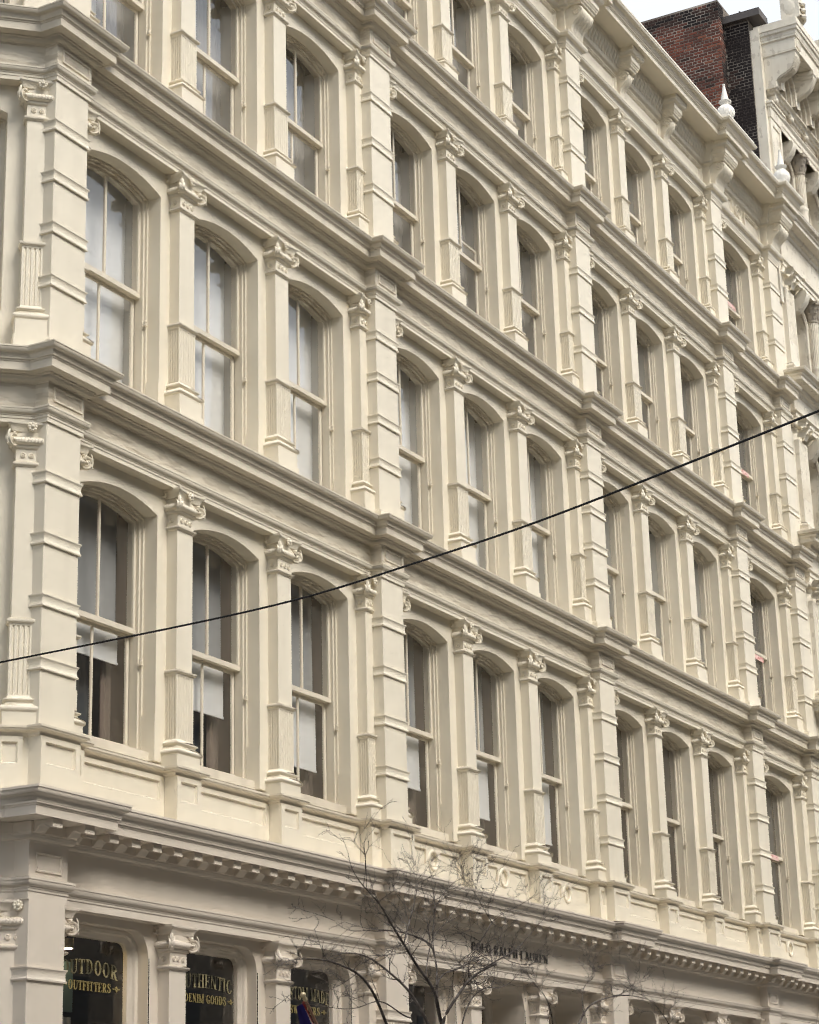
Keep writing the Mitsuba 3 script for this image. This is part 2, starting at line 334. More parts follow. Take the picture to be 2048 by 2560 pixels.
    for s in (-1, 1):
        c = np.array([s*(HALF+0.085), 0.285, -0.055])
        for k in range(6):
            a = k*math.pi/3; m.ball(c+np.array([0, 0.034*math.cos(a), 0.034*math.sin(a)]), 0.02, 1, (0.8, 1, 1))
    return m
def cut(m, dy=0.0):
    """a corner column's piece, cut off where it enters the corner pier"""
    t = trimesh.Trimesh(*m.mesh(), process=False).slice_plane([0.030+0.035+YF-dy, 0, 0], [-1, -1, 0])
    return M().add(t.vertices, t.faces)
def rosettes_mesh():
    m = M()
    def disc(c, nrm, r):
        nrm = np.array(nrm, float); a = np.cross(nrm, [0, 0, 1.0]); u = np.array([0, 0, 1.0]); g = np.arange(12)*math.pi/6; k = 12
        prof = [(r, 0), (r, 0.010), (r*0.72, 0.014), (r*0.62, 0.006), (r*0.42, 0.006), (r*0.30, 0.014), (0.0, 0.016)]
        v = np.vstack([np.array(c)+rr*(np.outer(np.cos(g), a)+np.outer(np.sin(g), u))+o*nrm for rr, o in prof])
        m.add(v, [[i*k+j, i*k+(j+1) % k, (i+1)*k+(j+1) % k, (i+1)*k+j] for i in range(len(prof)-1) for j in range(k)])
    for x in (-0.085, 0.0, 0.085): disc((x, YC-0.004, -0.355), (0, -1, 0), 0.029)
    for s in (-1, 1):
        for y in (0.225,): disc((s*(HALF+0.004), y, -0.355), (s, 0, 0), 0.029)
    return m
def rosette_big():
    m = M(); c = np.array([0, YC-0.075, -0.055])
    for k in range(8):
        a = k*math.pi/4; m.ball(c+np.array([0.036*math.cos(a), 0, 0.036*math.sin(a)]), 0.019, 1, (1, 0.8, 1))
    m.ball(c+np.array([0, -0.01, 0]), 0.024, 1)
    return m
q2 = math.sqrt(0.5)
CAP, CAPC, BIG = P(capital_mesh(), 'paint', 38), P(cut(capital_mesh()), 'paint', 38), P(rosette_big(), 'paint', 50)
def fluted(h, yf, z0, z1, nf=6, ns=4):
    pts = [(-h, 0.46)]
    def groove(a, b, n, along):
        e = []
        for k in range(n):
            t0, t1 = a+(b-a)*(k+0.26)/n, a+(b-a)*(k+0.74)/n
            e += [(t0, 0), (t0+(t1-t0)*0.2, 0.012), (t0+(t1-t0)*0.8, 0.012), (t1, 0)]
        return e
    pts += [(-h+o, t) for t, o in groove(YW-0.01, yf+0.012, ns, 1)] + [(-h, yf)]
    pts += [(t, yf+o) for t, o in groove(-h+0.012, h-0.012, nf, 0)] + [(h, yf)]
    pts += [(h-o, t) for t, o in groove(yf+0.012, YW-0.01, ns, 1)] + [(h, 0.46)]
    return pts
def column_parts(r, corner=False):
    R = ROWS[r]; A = R['L']-0.748; U = u_path(HALF, YC); h2, y2 = HALF+0.010, YC-0.010; U2 = u_path(h2, y2)
    sh = M().bbox(-HALF, HALF, YC, 0.46, R['belt']-0.02, A-0.44, 0.005)
    be = M().sweep([(-0.03, R['belt']-0.065), (0.012, R['belt']-0.065), (0.014, R['belt']-0.05)] + ovolo(0.016, R['belt']-0.042, 0.040, R['belt']-0.02, 4) + [(0.040, R['belt']-0.004), (0.006, R['belt']+0.012), (-0.03, R['belt']+0.012)], U)
    zb = R['fl0']
    lo = M().prism(fluted(h2, y2, 0, 0), zb, R['belt']-0.055)
    t = R['torus']; k = (R['fl0']-t)/0.175
    ba = M().sweep([(-0.03, t), (0.052, t)] + [(0.045+0.034*math.sin(a), t+0.036*k*(1-math.cos(a))) for a in np.linspace(0.15, math.pi-0.1, 8)] + [(0.040, t+0.08*k), (0.020, t+0.092*k), (0.016, t+0.108*k), (0.032, t+0.118*k), (0.042, t+0.128*k), (0.042, t+0.14*k), (0.018, t+0.150*k), (0.004, t+0.165*k), (0.0, t+0.18*k), (-0.03, t+0.18*k)], U2)
    pl = M().bbox(-HALF-0.07, HALF+0.07, YC-0.07, 0.44, R['plinth'], t+0.004, 0.008)
    if r != 'A': pl.bbox(-HALF-0.085, HALF+0.085, YC-0.085, 0.44, R['plinth']-0.03, R['plinth']+(t-R['plinth'])*0.52, 0.008)
    c = cut if corner else (lambda m: m)
    return dict(shaft=P(sh, 'paint'), belt=P(c(be), 'paint'), fluted_shaft=P(lo, 'paint', 20), base=P(c(ba), 'paint'), plinth=P(c(pl), 'paint'))
def place_column(parts, A, x, ch=False, rosette=True):
    g = group(B+'__column'); tw = tr(x, 0, 0, ch)
    for n, s in parts.items(): put(g+'__'+n, s, tw)
    tc = tr(x, 0, A, ch)
    put(g+'__capital', CAPC if ch and x > -1 else CAP, tc)
    if rosette: put(g+'__flower', BIG, tc)
for r in 'ABCD':
    parts = column_parts(r)
    for b, x in cols+halves: place_column(parts, ROWS[r]['L']-0.748, x)
    if r != 'D':
        place_column(column_parts(r, True), ROWS[r]['L']-0.748, -0.03, True); place_column(parts, ROWS[r]['L']-0.748, -CHL+0.03, True)

# ------------------------------------------------------------------ piers
BAND = [(-0.02, 0.0), (0.022, 0.0), (0.024, 0.014), (0.014, 0.028), (0.010, 0.055), (0.011, 0.085), (0.018, 0.105), (0.026, 0.116), (0.026, 0.128), (0.0, 0.132), (-0.02, 0.132)]
def pier(r, i, w=PW):
    R = ROWS[r]; g = group(B+'__pier'); x = PX[i]
    w = w if i < 4 else XEND-PX[4]-0.03
    tw = tr(x)
    m = M().bbox(0, w, 0, 0.55, R['pbot'], R['L']-0.746, 0.006)
    put(g+'__shaft', P(m, 'paint'), tw)
    U = [(0, 0.5), (0, 0), (w, 0), (w, 0.5)]
    for z in R['bands']: put(g+'__band', P(M().sweep(BAND, U), 'paint'), tr(x, 0, z))
    z0 = R['plinth']
    if r != 'A': put(g+'__plinth', P(M().sweep([(-0.02, z0-0.02), (0.028, z0-0.02), (0.028, z0+0.155), (0.006, z0+0.175), (-0.02, z0+0.175)], U), 'paint'), tw)
for r in 'ABCD':
    for i in range(5): pier(r, i)

# ------------------------------------------------------------------ windows
def seg_arch(hw, zs, rise, n=20):
    R = (hw*hw+rise*rise)/(2*rise); a = math.asin(hw/R); t = np.linspace(-a, a, n)
    return [(R*math.sin(k), zs+rise-R+R*math.cos(k)) for k in t]
def opening(hw, z0, zs, rise): return [(-hw, z0)] + seg_arch(hw, zs, rise) + [(hw, z0)]
def glass_sheet(poly_pts, y, seed):
    """a slightly wavy old pane filling the outline"""
    pg = sg.Polygon(poly_pts); x0, z0, x1, z1 = pg.bounds; parts = []
    nx, nz = 6, 12
    v, f = trimesh.creation.triangulate_polygon(pg, engine='earcut')
    t = trimesh.Trimesh(np.c_[v[:, 0], np.zeros(len(v)), v[:, 1]], f, process=False)
    t = trimesh.Trimesh(*trimesh.remesh.subdivide_to_size(t.vertices, t.faces, 0.22), process=False); t.merge_vertices()
    p = t.vertices.copy(); p[:, 1] = y+0.0022*(meshkit.noise(p*np.array([2.6, 1, 1.7])+seed*7.3)-0.5)
    return mikit.ply(trimesh.Trimesh(p, t.faces, process=False), 'glass', smooth=True)
def curtain(x0, x1, z0, z1, y, folds, amp, bsdf, seed=0):
    n = max(6, int(folds*6)); xs = np.linspace(x0, x1, n)
    ys = y+amp*np.sin(np.linspace(0, folds*2*math.pi, n)+seed)+amp*0.5*np.sin(np.linspace(0, folds*3.7, n)+2*seed)
    v = np.vstack([np.c_[xs, ys, np.full(n, z0)], np.c_[xs, ys*0.3+y*0.7, np.full(n, z1)]]); i = np.arange(n-1)
    return mikit.ply((v, np.stack([i, i+1, i+1+n, i+n], 1)), bsdf, smooth=50)
def shade(x0, x1, z0, z1, y, bsdf):
    m = M(); nx, nz = 5, 8
    X, Z = np.meshgrid(np.linspace(x0, x1, nx), np.linspace(z0, z1, nz), indexing='ij')
    Y = y+0.012*meshkit.noise(np.stack([X*3, Z*2, X*0], -1)+x0*5+z0)
    i, j = np.meshgrid(np.arange(nx-1), np.arange(nz-1), indexing='ij')
    m.add(np.stack([X, Y, Z], -1).reshape(-1, 3), np.stack([i*nz+j, (i+1)*nz+j, (i+1)*nz+j+1, i*nz+j+1], -1).reshape(-1, 4))
    m.box(x0, x1, y-0.008, y+0.014, z0-0.012, z0+0.014)
    return P(m, bsdf, 50)
FRAME = [(0.0, 0.475), (0.0, 0.470), (0.030, 0.470), (0.030, 0.500), (0.056, 0.503), (0.056, 0.665)]
def window_kit(r, hw, pitch):
    R = ROWS[r]; L = R['L']; k = {}
    zs, rise = L-1.085, 0.135*(hw/0.725)**0.5
    sill = R['sill']; zt = L-0.70; zb = sill-0.12
    wall = sg.Polygon([(-pitch/2, zb), (pitch/2, zb), (pitch/2, zt), (-pitch/2, zt)])
    inner = hw
    # the wall plate; its opening widens below, near the sill, as the jambs' bases do
    op = sg.Polygon(opening(inner, zb-0.1, zs, rise))
    mw = M().poly_xz(wall.difference(op), YW, 0.475)
    for sg_ in (-1, 1): mw.box(*sorted((sg_*(hw-0.024), sg_*(hw+0.06))), YW-0.010, 0.468, zb, sill+0.40)
    k['wall'] = P(mw, 'paint', 28)
    k['inner_jamb'] = P(M().box(hw-0.040, hw+0.06, 0.602, 1.02, sill-0.1, zs+0.05), 'inner_jamb' if r != 'A' else 'drape_brown')
    k['inner_jamb_'] = P(M().box(-hw-0.06, -hw+0.040, 0.602, 1.02, sill-0.1, zs+0.05), 'inner_jamb')
    fp = opening(hw, sill-0.02, zs, rise)
    k['frame'] = P(M().sweep(FRAME, fp, 'y', cap=False), 'paint_sash', 30)
    k['sill'] = P(M().box(-hw-0.02, hw+0.02, 0.36, 0.72, sill-0.12, sill-0.02), 'paint_ledge')
    ho = hw-0.056
    zs2, rs2 = zs-0.045, rise-0.012
    up = [(-ho, R['meet']-0.03)]+seg_arch(ho, zs2, rs2)+[(ho, R['meet']-0.03)]
    k['upper_sash'] = P(M().sweep([(0, 0.545), (0.030, 0.545), (0.036, 0.551), (0.036, 0.578), (0, 0.578)], up, 'y'), 'paint_sash', 30)
    k['meeting_rail'] = P(M().box(-ho-0.002, ho+0.002, 0.540, 0.655, R['meet']-0.032, R['meet']+0.030), 'paint_sash')
    lo = [(-ho+0.015, sill), (-ho+0.015, R['meet']-0.03), (ho-0.015, R['meet']-0.03), (ho-0.015, sill)]
    ml = M().sweep([(0, 0.615), (0.034, 0.615), (0.040, 0.622), (0.040, 0.645), (0, 0.645)], lo, 'y'); ml.box(-ho, ho, 0.612, 0.662, sill-0.03, sill+0.075)
    k['lower_sash'] = P(ml, 'paint_sash', 30)
    k['upper_bar'] = P(M().sweep([(-0.018, 0.585), (-0.018, 0.562), (-0.008, 0.553), (0.008, 0.553), (0.018, 0.562), (0.018, 0.585)], [(0, R['meet']), (0, zs2+rs2-0.01)], 'y'), 'paint_sash')
    k['lower_bar'] = P(M().sweep([(-0.018, 0.65), (-0.018, 0.632), (-0.008, 0.623), (0.008, 0.623), (0.018, 0.632), (0.018, 0.65)], [(0, sill+0.05), (0, R['meet'])], 'y'), 'paint_sash')
    lt = M().box(hw-0.075, hw-0.03, 0.44, 0.475, R['meet']-0.40, R['meet']-0.385); lt.box(hw-0.072, hw-0.058, 0.45, 0.475, R['meet']-0.40, R['meet']-0.33); lt.box(hw-0.045, hw-0.031, 0.45, 0.475, R['meet']-0.40, R['meet']-0.35)
    k['latch'] = P(lt, 'paint_ledge')
    k['_dims'] = (ho, zs2, rs2, sill, R['meet'])
    return k
def place_window(kit, r, x, ch=False, style=None, seed=0, lift=0.0, single=False):
    w = group(B+'__window'); tw = tr(x, 0, 0, ch)
    put(B+'__wall_panel', kit['wall'], tw)
    for n in ('frame', 'sill', 'upper_sash', 'meeting_rail', 'upper_bar', 'latch', 'inner_jamb', 'inner_jamb_'): 
        if single and n == 'upper_bar': continue
        put(w+'__'+n.rstrip('_'), kit[n], tw)
    twl = tr(x, 0, lift, ch)
    for n in ('lower_sash', 'lower_bar'):
        if single and n == 'lower_bar': continue
        put(w+'__'+n, kit[n], twl)
    ho, zs, rs, sill, meet = kit['_dims']
    put(w+'__upper_pane', glass_sheet([(-ho, meet)]+seg_arch(ho, zs, rs, 12)+[(ho, meet)], 0.575, seed), tw)
    put(w+'__lower_pane', glass_sheet([(-ho, sill+0.02), (ho, sill+0.02), (ho, meet), (-ho, meet)], 0.642, seed+50), twl)
    top = zs+rs+0.05
    st = style or {}
    for s in st.get('items', []):
        kind = s[0]
        if kind == 'shade': put(w+'__shade', shade(s[1], s[2], s[3], s[4], s[5], s[6]), tw)
        elif kind == 'drape': put(w+'__curtain', curtain(s[1], s[2], s[3], s[4], s[5], s[7], s[8], s[6], seed), tw)
        elif kind == 'panel': put(w+'__backing', P(M().box(s[1], s[2], s[5], s[5]+0.02, s[3], s[4]), s[6]), tw)
def style_for(r, b, w):
    R = ROWS[r]; t, m, s = R['L']-0.9, R['meet'], R['sill']; rr = random.Random(100*ord(r)+10*b+w)
    it = []
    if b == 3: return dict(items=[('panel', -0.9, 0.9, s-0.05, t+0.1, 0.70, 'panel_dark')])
    if r == 'B':
        it += [('shade', -0.70, 0.70, s, t, 0.78, 'shade_white')]
    elif r == 'A':
        low = {(0, 0): 0.36, (0, 1): 0.60, (0, 2): 0.92, (1, 0): 0.75, (1, 1): 0.88, (1, 2): 0.98}.get((b, w), None)
        if b < 2:
            it += [('shade', -0.72, 0.645, m-0.02, t, 0.80, 'shade_grey'), ('drape', 0.44, 0.74, s, t, 0.86, 'drape_brown', 3, 0.02),
                   ('shade', -0.70, 0.60, m-low, m+0.05, 0.735, 'shade_white')]
            if b == 0: it += [('drape', 0.0, 0.5, s, m, 1.0, 'drape_dark', 4, 0.02)]
        else:
            it += [('drape', -0.72, 0.35, m-0.3, t, 0.84, 'drape_grey', 6, 0.02), ('drape', 0.2, 0.74, s, t, 0.90, 'drape_brown', 4, 0.025)]
    elif r == 'C':
        if b == 0: it += [('shade', -0.72, 0.05, s, t, 0.80, 'shade_white'), ('drape', 0.0, 0.74, s, t, 0.86, 'drape_grey', 7, 0.02)]
        else: it += [('drape', -0.72, -0.15+0.2*rr.random(), s, t, 0.80, 'drape_grey', 5, 0.02), ('drape', 0.1+0.25*rr.random(), 0.74, s, t, 0.82, 'drape_grey', 6, 0.02)]
    else:
        it += [('drape', -0.72, 0.0+0.2*rr.random(), s, t, 0.80, 'drape_grey', 6, 0.02), ('drape', 0.25, 0.74, s, t, 0.84, 'drape_grey', 5, 0.02)]
    return dict(items=it)
HW = 0.722
for r in 'ABCD':
    kit = window_kit(r, HW, WB+CW+0.02)
    for n, (b, w, x) in enumerate(wins):
        place_window(kit, r, x, False, style_for(r, b, w), seed=n+20*ord(r), lift=0.34 if (r, b, w) == ('C', 1, 1) else 0.0)
    if r != 'D': place_window(kit, r, CHW, True, style_for(r, 1, 1), seed=5+ord(r))
    kit = window_kit(r, ENDHW, xe1-xe0+0.02)
    place_window(kit, r, ENDC, False, style_for(r, 3, 0), seed=77+ord(r), single=True)

# ------------------------------------------------------------------ pedestal course under row A
Z0, Z1 = -4.72, -4.075
PEDY, PIERY, WALLY = 0.10, -0.035, 0.27
def ped_path(d=0.0):
    """plan line of the pedestal course: walls, column pedestals, half pedestals, piers"""
    p = [(-(CHL+1.5)*q2+(WALLY-YF)*q2, YF+(CHL+1.5)*q2+(WALLY-YF)*q2)]
    # canted corner: wall, half pedestal, then the pier's return
    cp = lambda s, y: (s*q2+(y-YF)*q2, YF-s*q2+(y-YF)*q2)
    p += [cp(-0.30, WALLY), cp(-0.30, PEDY)]
    xl = PX[0]-0.03
    # intersection of the canted half pedestal's front with the pier's left face x = xl
    s = (xl-(PEDY-YF)*q2)/q2
    p += [cp(s, PEDY), (xl, PIERY)]
    for i, x in enumerate(PX):
        if i:
            h = EHC if i == 4 else HC
            p += [(x-h-0.085, WALLY), (x-h-0.085, PEDY), (x-0.03, PEDY), (x-0.03, PIERY)]
        if i == 4: p.append((XEND, PIERY)); break
        h = EHC if i == 3 else HC
        p += [(x+PW+0.03, PIERY), (x+PW+0.03, PEDY), (x+PW+h+0.085, PEDY), (x+PW+h+0.085, WALLY)]
        for b, cx in cols:
            if b == i: p += [(cx-0.235, WALLY), (cx-0.235, PEDY), (cx+0.235, PEDY), (cx+0.235, WALLY)]
    return p
pp = ped_path()
g = group(B+'__pedestal_course')
put(g+'__wall', P(M().sweep([(-0.1, Z0), (0.0, Z0), (0.0, Z1+0.01), (-0.1, Z1+0.01)], pp), 'paint'))
put(g+'__cap', P(M().sweep([(-0.1, Z1), (0.012, Z1), (0.016, Z1+0.012)]+cyma(0.018, Z1+0.016, 0.085, Z1+0.070, 6)+[(0.092, Z1+0.072), (0.092, Z1+0.095), (-0.04, Z1+0.115), (-0.1, Z1+0.115)], pp), 'paint_ledge'))
def panel_plate(w, x0, x1, y, circle=False, ch=False):
    """a raised surround with a sunk panel"""
    outer = sg.box(x0, Z0, x1, Z1-0.004); a, b, c, e = x0+0.075, x1-0.075, Z0+0.37, Z1-0.06
    if x1-x0 < 0.3: a, b = x0+0.05, x1-0.05
    hole = sg.box(a, c, b, e)
    m = M()
    if circle:
        cx, cz = (x0+x1)/2, (c+e)/2-0.02
        disc = sg.Point(cx, cz).buffer(0.165, 24)
        holes = unary_union([sg.box(a, c+0.01, cx-0.20, e), sg.box(cx+0.20, c+0.01, b, e)]).difference(sg.Point(cx, cz).buffer(0.19, 20))
        m.poly_xz(outer.difference(holes).difference(sg.Point(cx, cz).buffer(0.10, 20)), y-0.028, y+0.002)
        gg = np.linspace(0, 2*math.pi, 29)[:-1]
        m.sweep([(0.0, y-0.028), (0.010, y-0.046), (0.030, y-0.046), (0.042, y-0.028)], [(cx-0.145*math.cos(t), cz+0.145*math.sin(t)) for t in gg], 'y', closed=True)
    else:
        m.poly_xz(outer.difference(hole), y-0.028, y+0.002)
        m.sweep([(0.0, y-0.028), (0.003, y-0.012), (0.010, y-0.008), (0.013, y+0.001)], [(a, c), (a, e), (b, e), (b, c)], 'y', closed=True)
    put(g+'__panel', P(m, 'paint', 30), tr(0, 0, 0, ch))
for i, x in enumerate(PX):
    panel_plate('p', x-0.03, x+PW+0.03 if i < 4 else XEND-0.01, PIERY)
    if i < 4: panel_plate('h', x+PW+0.03, x+PW+(EHC if i == 3 else HC)+0.083, PEDY)
    if i: panel_plate('h', x-(EHC if i == 4 else HC)-0.083, x-0.03, PEDY)
for b, cx in cols: panel_plate('c', cx-0.233, cx+0.233, PEDY)
for b, w, x in wins:
    l, rr = x-WB/2+(0.085 if w == 0 else 0.08), x+WB/2-(0.085 if w == 2 else 0.08)
    panel_plate('w', l+0.004, rr-0.004, WALLY, circle=(b == 1))
panel_plate('w', xe0+EHC+0.09, xe1-EHC-0.09, WALLY, circle=True)
panel_plate('w', -CHL+HC+0.1, -0.305, WALLY, ch=True)
panel_plate('h', -0.295, -0.035, PEDY, ch=True)

# ------------------------------------------------------------------ the cornice over the shops and its modillions
GY, GP = 0.205, 0.06
gpath = base_path(GY, GP)
g = group(B+'__shop_entablature')
put(g+'__architrave', P(M().sweep([(-0.22, -5.68), (0.0, -5.68), (0.0, -5.60), (0.010, -5.596), (0.010, -5.575), (0.018, -5.57)]+ovolo(0.018, -5.555, 0.055, -5.495)+[(0.062, -5.49), (0.062, -5.468), (0.004, -5.455), (-0.22, -5.455)], gpath), 'paint_shop'))
put(g+'__frieze', P(M().sweep([(-0.2, -5.455), (0.0, -5.4551), (0.0, -5.12), (-0.2, -5.12)], gpath), 'paint_shop'))
put(g+'__bed_moulding', P(M().sweep([(-0.2, -5.121), (0.008, -5.121), (0.012, -5.105)]+ovolo(0.014, -5.10, 0.055, -5.06)+[(0.06, -5.055), (0.06, -5.04), (0.075, -5.035), (0.075, -4.93), (-0.2, -4.93)], gpath), 'paint_shop'))
put(g+'__cornice', P(M().sweep([(-0.2, -4.928), (0.335, -4.922), (0.335, -4.93), (0.352, -4.93), (0.352, -4.842), (0.362, -4.84), (0.362, -4.826), (0.378, -4.822), (0.378, -4.808)]+cyma(0.382, -4.804, 0.450, -4.69, 9)+[(0.458, -4.688), (0.458, -4.664), (0.1, -4.60), (-0.2, -4.60)], gpath), 'paint_shop'))
mod = [(0.05, -4.925), (0.305, -4.925), (0.308, -5.008), (0.285, -5.012), (0.240, -4.998), (0.200, -4.972), (0.175, -4.968), (0.150, -4.975), (0.128, -4.995), (0.105, -5.022), (0.085, -5.037), (0.05, -5.040)]
MODI = P(M().poly_yz(sg.Polygon([(-o, z) for o, z in mod]), -0.077, 0.077), 'paint_shop', 40)
for b in range(4):
    x0, x1 = PX[b]+PW, PX[b+1]
    n = 17 if b < 3 else 7; sp = (x1-x0)/n
    for k in range(n): put(g+'__modillion', MODI, tr(x0+sp*(k+0.5), GY))
for i, x in enumerate(PX):
    for k in (0.0, 1.0): put(g+'__modillion', MODI, tr(x+0.03+(PW-0.06)*k, GP))
for s in (-0.42, -0.82, -1.22, -1.62): put(g+'__modillion', MODI, (CH).translate([s, GY, 0]))
for i, x in enumerate(PX):
    a, b_, z0, z1 = x+0.085, x+PW-0.085, -5.40, -5.215
    put(g+'__panel_moulding', P(M().sweep([(0, GP-0.001), (0, GP-0.014), (0.014, GP-0.014), (0.022, GP-0.001)], [(a, z0), (a, z1), (b_, z1), (b_, z0)], 'y', closed=True), 'paint_shop'))

# ------------------------------------------------------------------ shop storey
GA = -5.68; GZ = -10.1
gsh = M().bbox(-HALF, HALF, YC, 0.46, GZ, GA-0.44, 0.005)
GSH = P(gsh, 'paint_shop')
GCAP, GCAPC = P(capital_mesh(), 'paint_shop', 38), P(cut(capital_mesh(), 0.06), 'paint_shop', 38)
def shop_column(x, ch=False, big=False):
    c = group(B+'__shop_column'); tw = tr(x, 0.06, 0, ch) if not ch else CH.translate([x, 0.06, 0])
    put(c+'__shaft', GSH, tw)
    tc = tr(x, 0.06, GA) if not ch else CH.translate([x, 0.06, GA])
    put(c+'__capital', GCAPC if ch else GCAP, tc)
    if big: put(c+'__flower', BIG, tc)
for b, x in cols+halves: shop_column(x)
shop_column(-0.03, True, True)
for i, x in enumerate(PX):
    c = group(B+'__shop_pier'); w = PW if i < 4 else XEND-PX[4]-0.03
    put(c+'__shaft', P(M().bbox(0, w, GP, 0.62, GZ, GA+0.002, 0.006), 'paint_shop'), tr(x))
    for z in (-6.45, -7.3): put(c+'__band', P(M().sweep(BAND, [(0, 0.5), (0, GP), (w, GP), (w, 0.5)]), 'paint_shop'), tr(x, 0, z))
def rrect(hw, z0, z1, r, n=6):
    return [(-hw, z0), (-hw, z1-r)]+[(-hw+r-r*math.cos(a), z1-r+r*math.sin(a)) for a in np.linspace(0, math.pi/2, n)][1:]+[(hw-r+r*math.sin(a), z1-r+r*math.cos(a)) for a in np.linspace(0, math.pi/2, n)]+[(hw, z0)]
def shop_window(x, hw=0.655, ghw=0.625, top=-5.88, gy=0.58, wide=WB+CW+0.02, ch=False):
    s = group(B+'__shop_window'); tw = tr(x, 0, 0, ch)
    YS = 0.36
    wall = sg.box(-wide/2, GZ, wide/2, GA+0.05); op = sg.Polygon(rrect(hw+0.075, GZ-0.1, top+0.12, 0.26))
    put(s+'__surround', P(M().poly_xz(wall.difference(op), YS, gy+0.05), 'paint_shop', 30), tw)
    d = gy-0.48
    put(s+'__frame', P(M().sweep([(-0.01, 0.40+d), (-0.01, 0.395+d), (0.03, 0.385+d), (0.06, 0.395+d), (0.075, 0.42+d), (0.09, 0.425+d), (0.105, 0.44+d), (0.125, 0.45+d), (0.13, 0.50+d)], rrect(hw+0.085, GZ+0.3, top+0.13, 0.24), 'y', cap=False), 'paint_shop', 30), tw)
    put(s+'__slot', P(M().box(hw+0.083, hw+0.095, YS-0.004, YS+0.02, -9.5, top-0.16), 'letter_black'), tw)
    gp = rrect(ghw+0.03, GZ+0.35, top+0.03, 0.12)
    v, f = trimesh.creation.triangulate_polygon(sg.Polygon(gp), engine='earcut')
    put(s+'__pane', mikit.ply((np.c_[v[:, 0], np.full(len(v), gy), v[:, 1]], f), 'glass'), tw)
    return s
for b, w, x in wins: shop_window(x, gy=0.58 if (b, w) in ((0, 0), (0, 1), (0, 2), (1, 0)) else 0.95)
shop_window(ENDC, hw=0.80, ghw=0.74, wide=xe1-xe0+0.02)
shop_window(CHW, ch=True)

# ------------------------------------------------------------------ top: entablature of row D, brackets, main cornice
g = group(B+'__main_entablature')
tpath = base_path(YF, -0.02, ch=False)
put(g+'__architrave', P(M().sweep([(-0.22, 10.648), (0.0, 10.648), (0.0, 10.70), (0.010, 10.702), (0.010, 10.735), (0.022, 10.74), (0.022, 10.790)]+cyma(0.026, 10.795, 0.105, 10.885, 7)+[(0.112, 10.888), (0.112, 10.925), (0.02, 10.94), (-0.22, 10.94)], tpath), 'paint'))
put(g+'__frieze', P(M().sweep([(-0.2, 10.939), (0.0, 10.9391), (0.0, 11.44), (-0.2, 11.44)], tpath), 'paint'))
put(g+'__bed_moulding', P(M().sweep([(-0.2, 11.385), (0.012, 11.385), (0.016, 11.40), (0.03, 11.402), (0.034, 11.418)]+ovolo(0.036, 11.42, 0.075, 11.455)+[(0.08, 11.46), (0.08, 11.475)]+[(0.085+0.085*t*t, 11.478+0.29*t) for t in np.linspace(0, 1, 6)]+[(0.175, 11.772), (0.175, 11.80), (0.19, 11.803), (0.19, 11.845), (-0.2, 11.845)], tpath), 'paint'))
for b in range(4):       # gadrooned band
    x0, x1 = PX[b]+PW+0.12, PX[b+1]-0.12; n = int((x1-x0)/0.118); m = M()
    for k in range(n):
        x = x0+(x1-x0)*(k+0.5)/n
        pts = [(x-0.02, YF-0.098, 11.50), (x-0.006, YF-0.104, 11.56), (x+0.012, YF-0.120, 11.63), (x+0.022, YF-0.150, 11.71), (x+0.024, YF-0.168, 11.755)]
        m.tube(pts, [0.012, 0.034, 0.042, 0.040, 0.022], 8)
    k = put(g+'__gadroon_band', P(m, 'paint', 50)); lab(k, None, kind='stuff')
# corona and cyma, with their own break-outs over the piers
cp = []
yw, yp, hb = -0.405, -0.565, 0.655
cp.append((-6.0, yw))
for i, x in enumerate(PX):
    c = x+PW/2
    if i < 4: cp += [(c-hb, yw), (c-hb, yp), (c+hb, yp), (c+hb, yw)]
    else: cp += [(c-hb, yw), (c-hb, yp), (XEND+0.06, yp)]
put(g+'__corona', P(M().sweep([(-0.42, 11.842), (-0.03, 11.836), (-0.03, 11.826), (0.0, 11.826), (0.0, 11.925), (0.012, 11.928), (0.012, 11.945), (0.03, 11.95), (0.034, 11.975), (0.05, 11.982), (0.05, 11.998)]+cyma(0.054, 12.002, 0.150, 12.095, 8)+[(0.158, 12.098), (0.158, 12.122), (-0.42, 12.16)], cp), 'paint'))
put(g+'__coping', P(M().sweep([(-0.35, 12.14), (0.115, 12.118), (0.120, 12.205), (-0.35, 12.24)], cp), 'paint_white'))
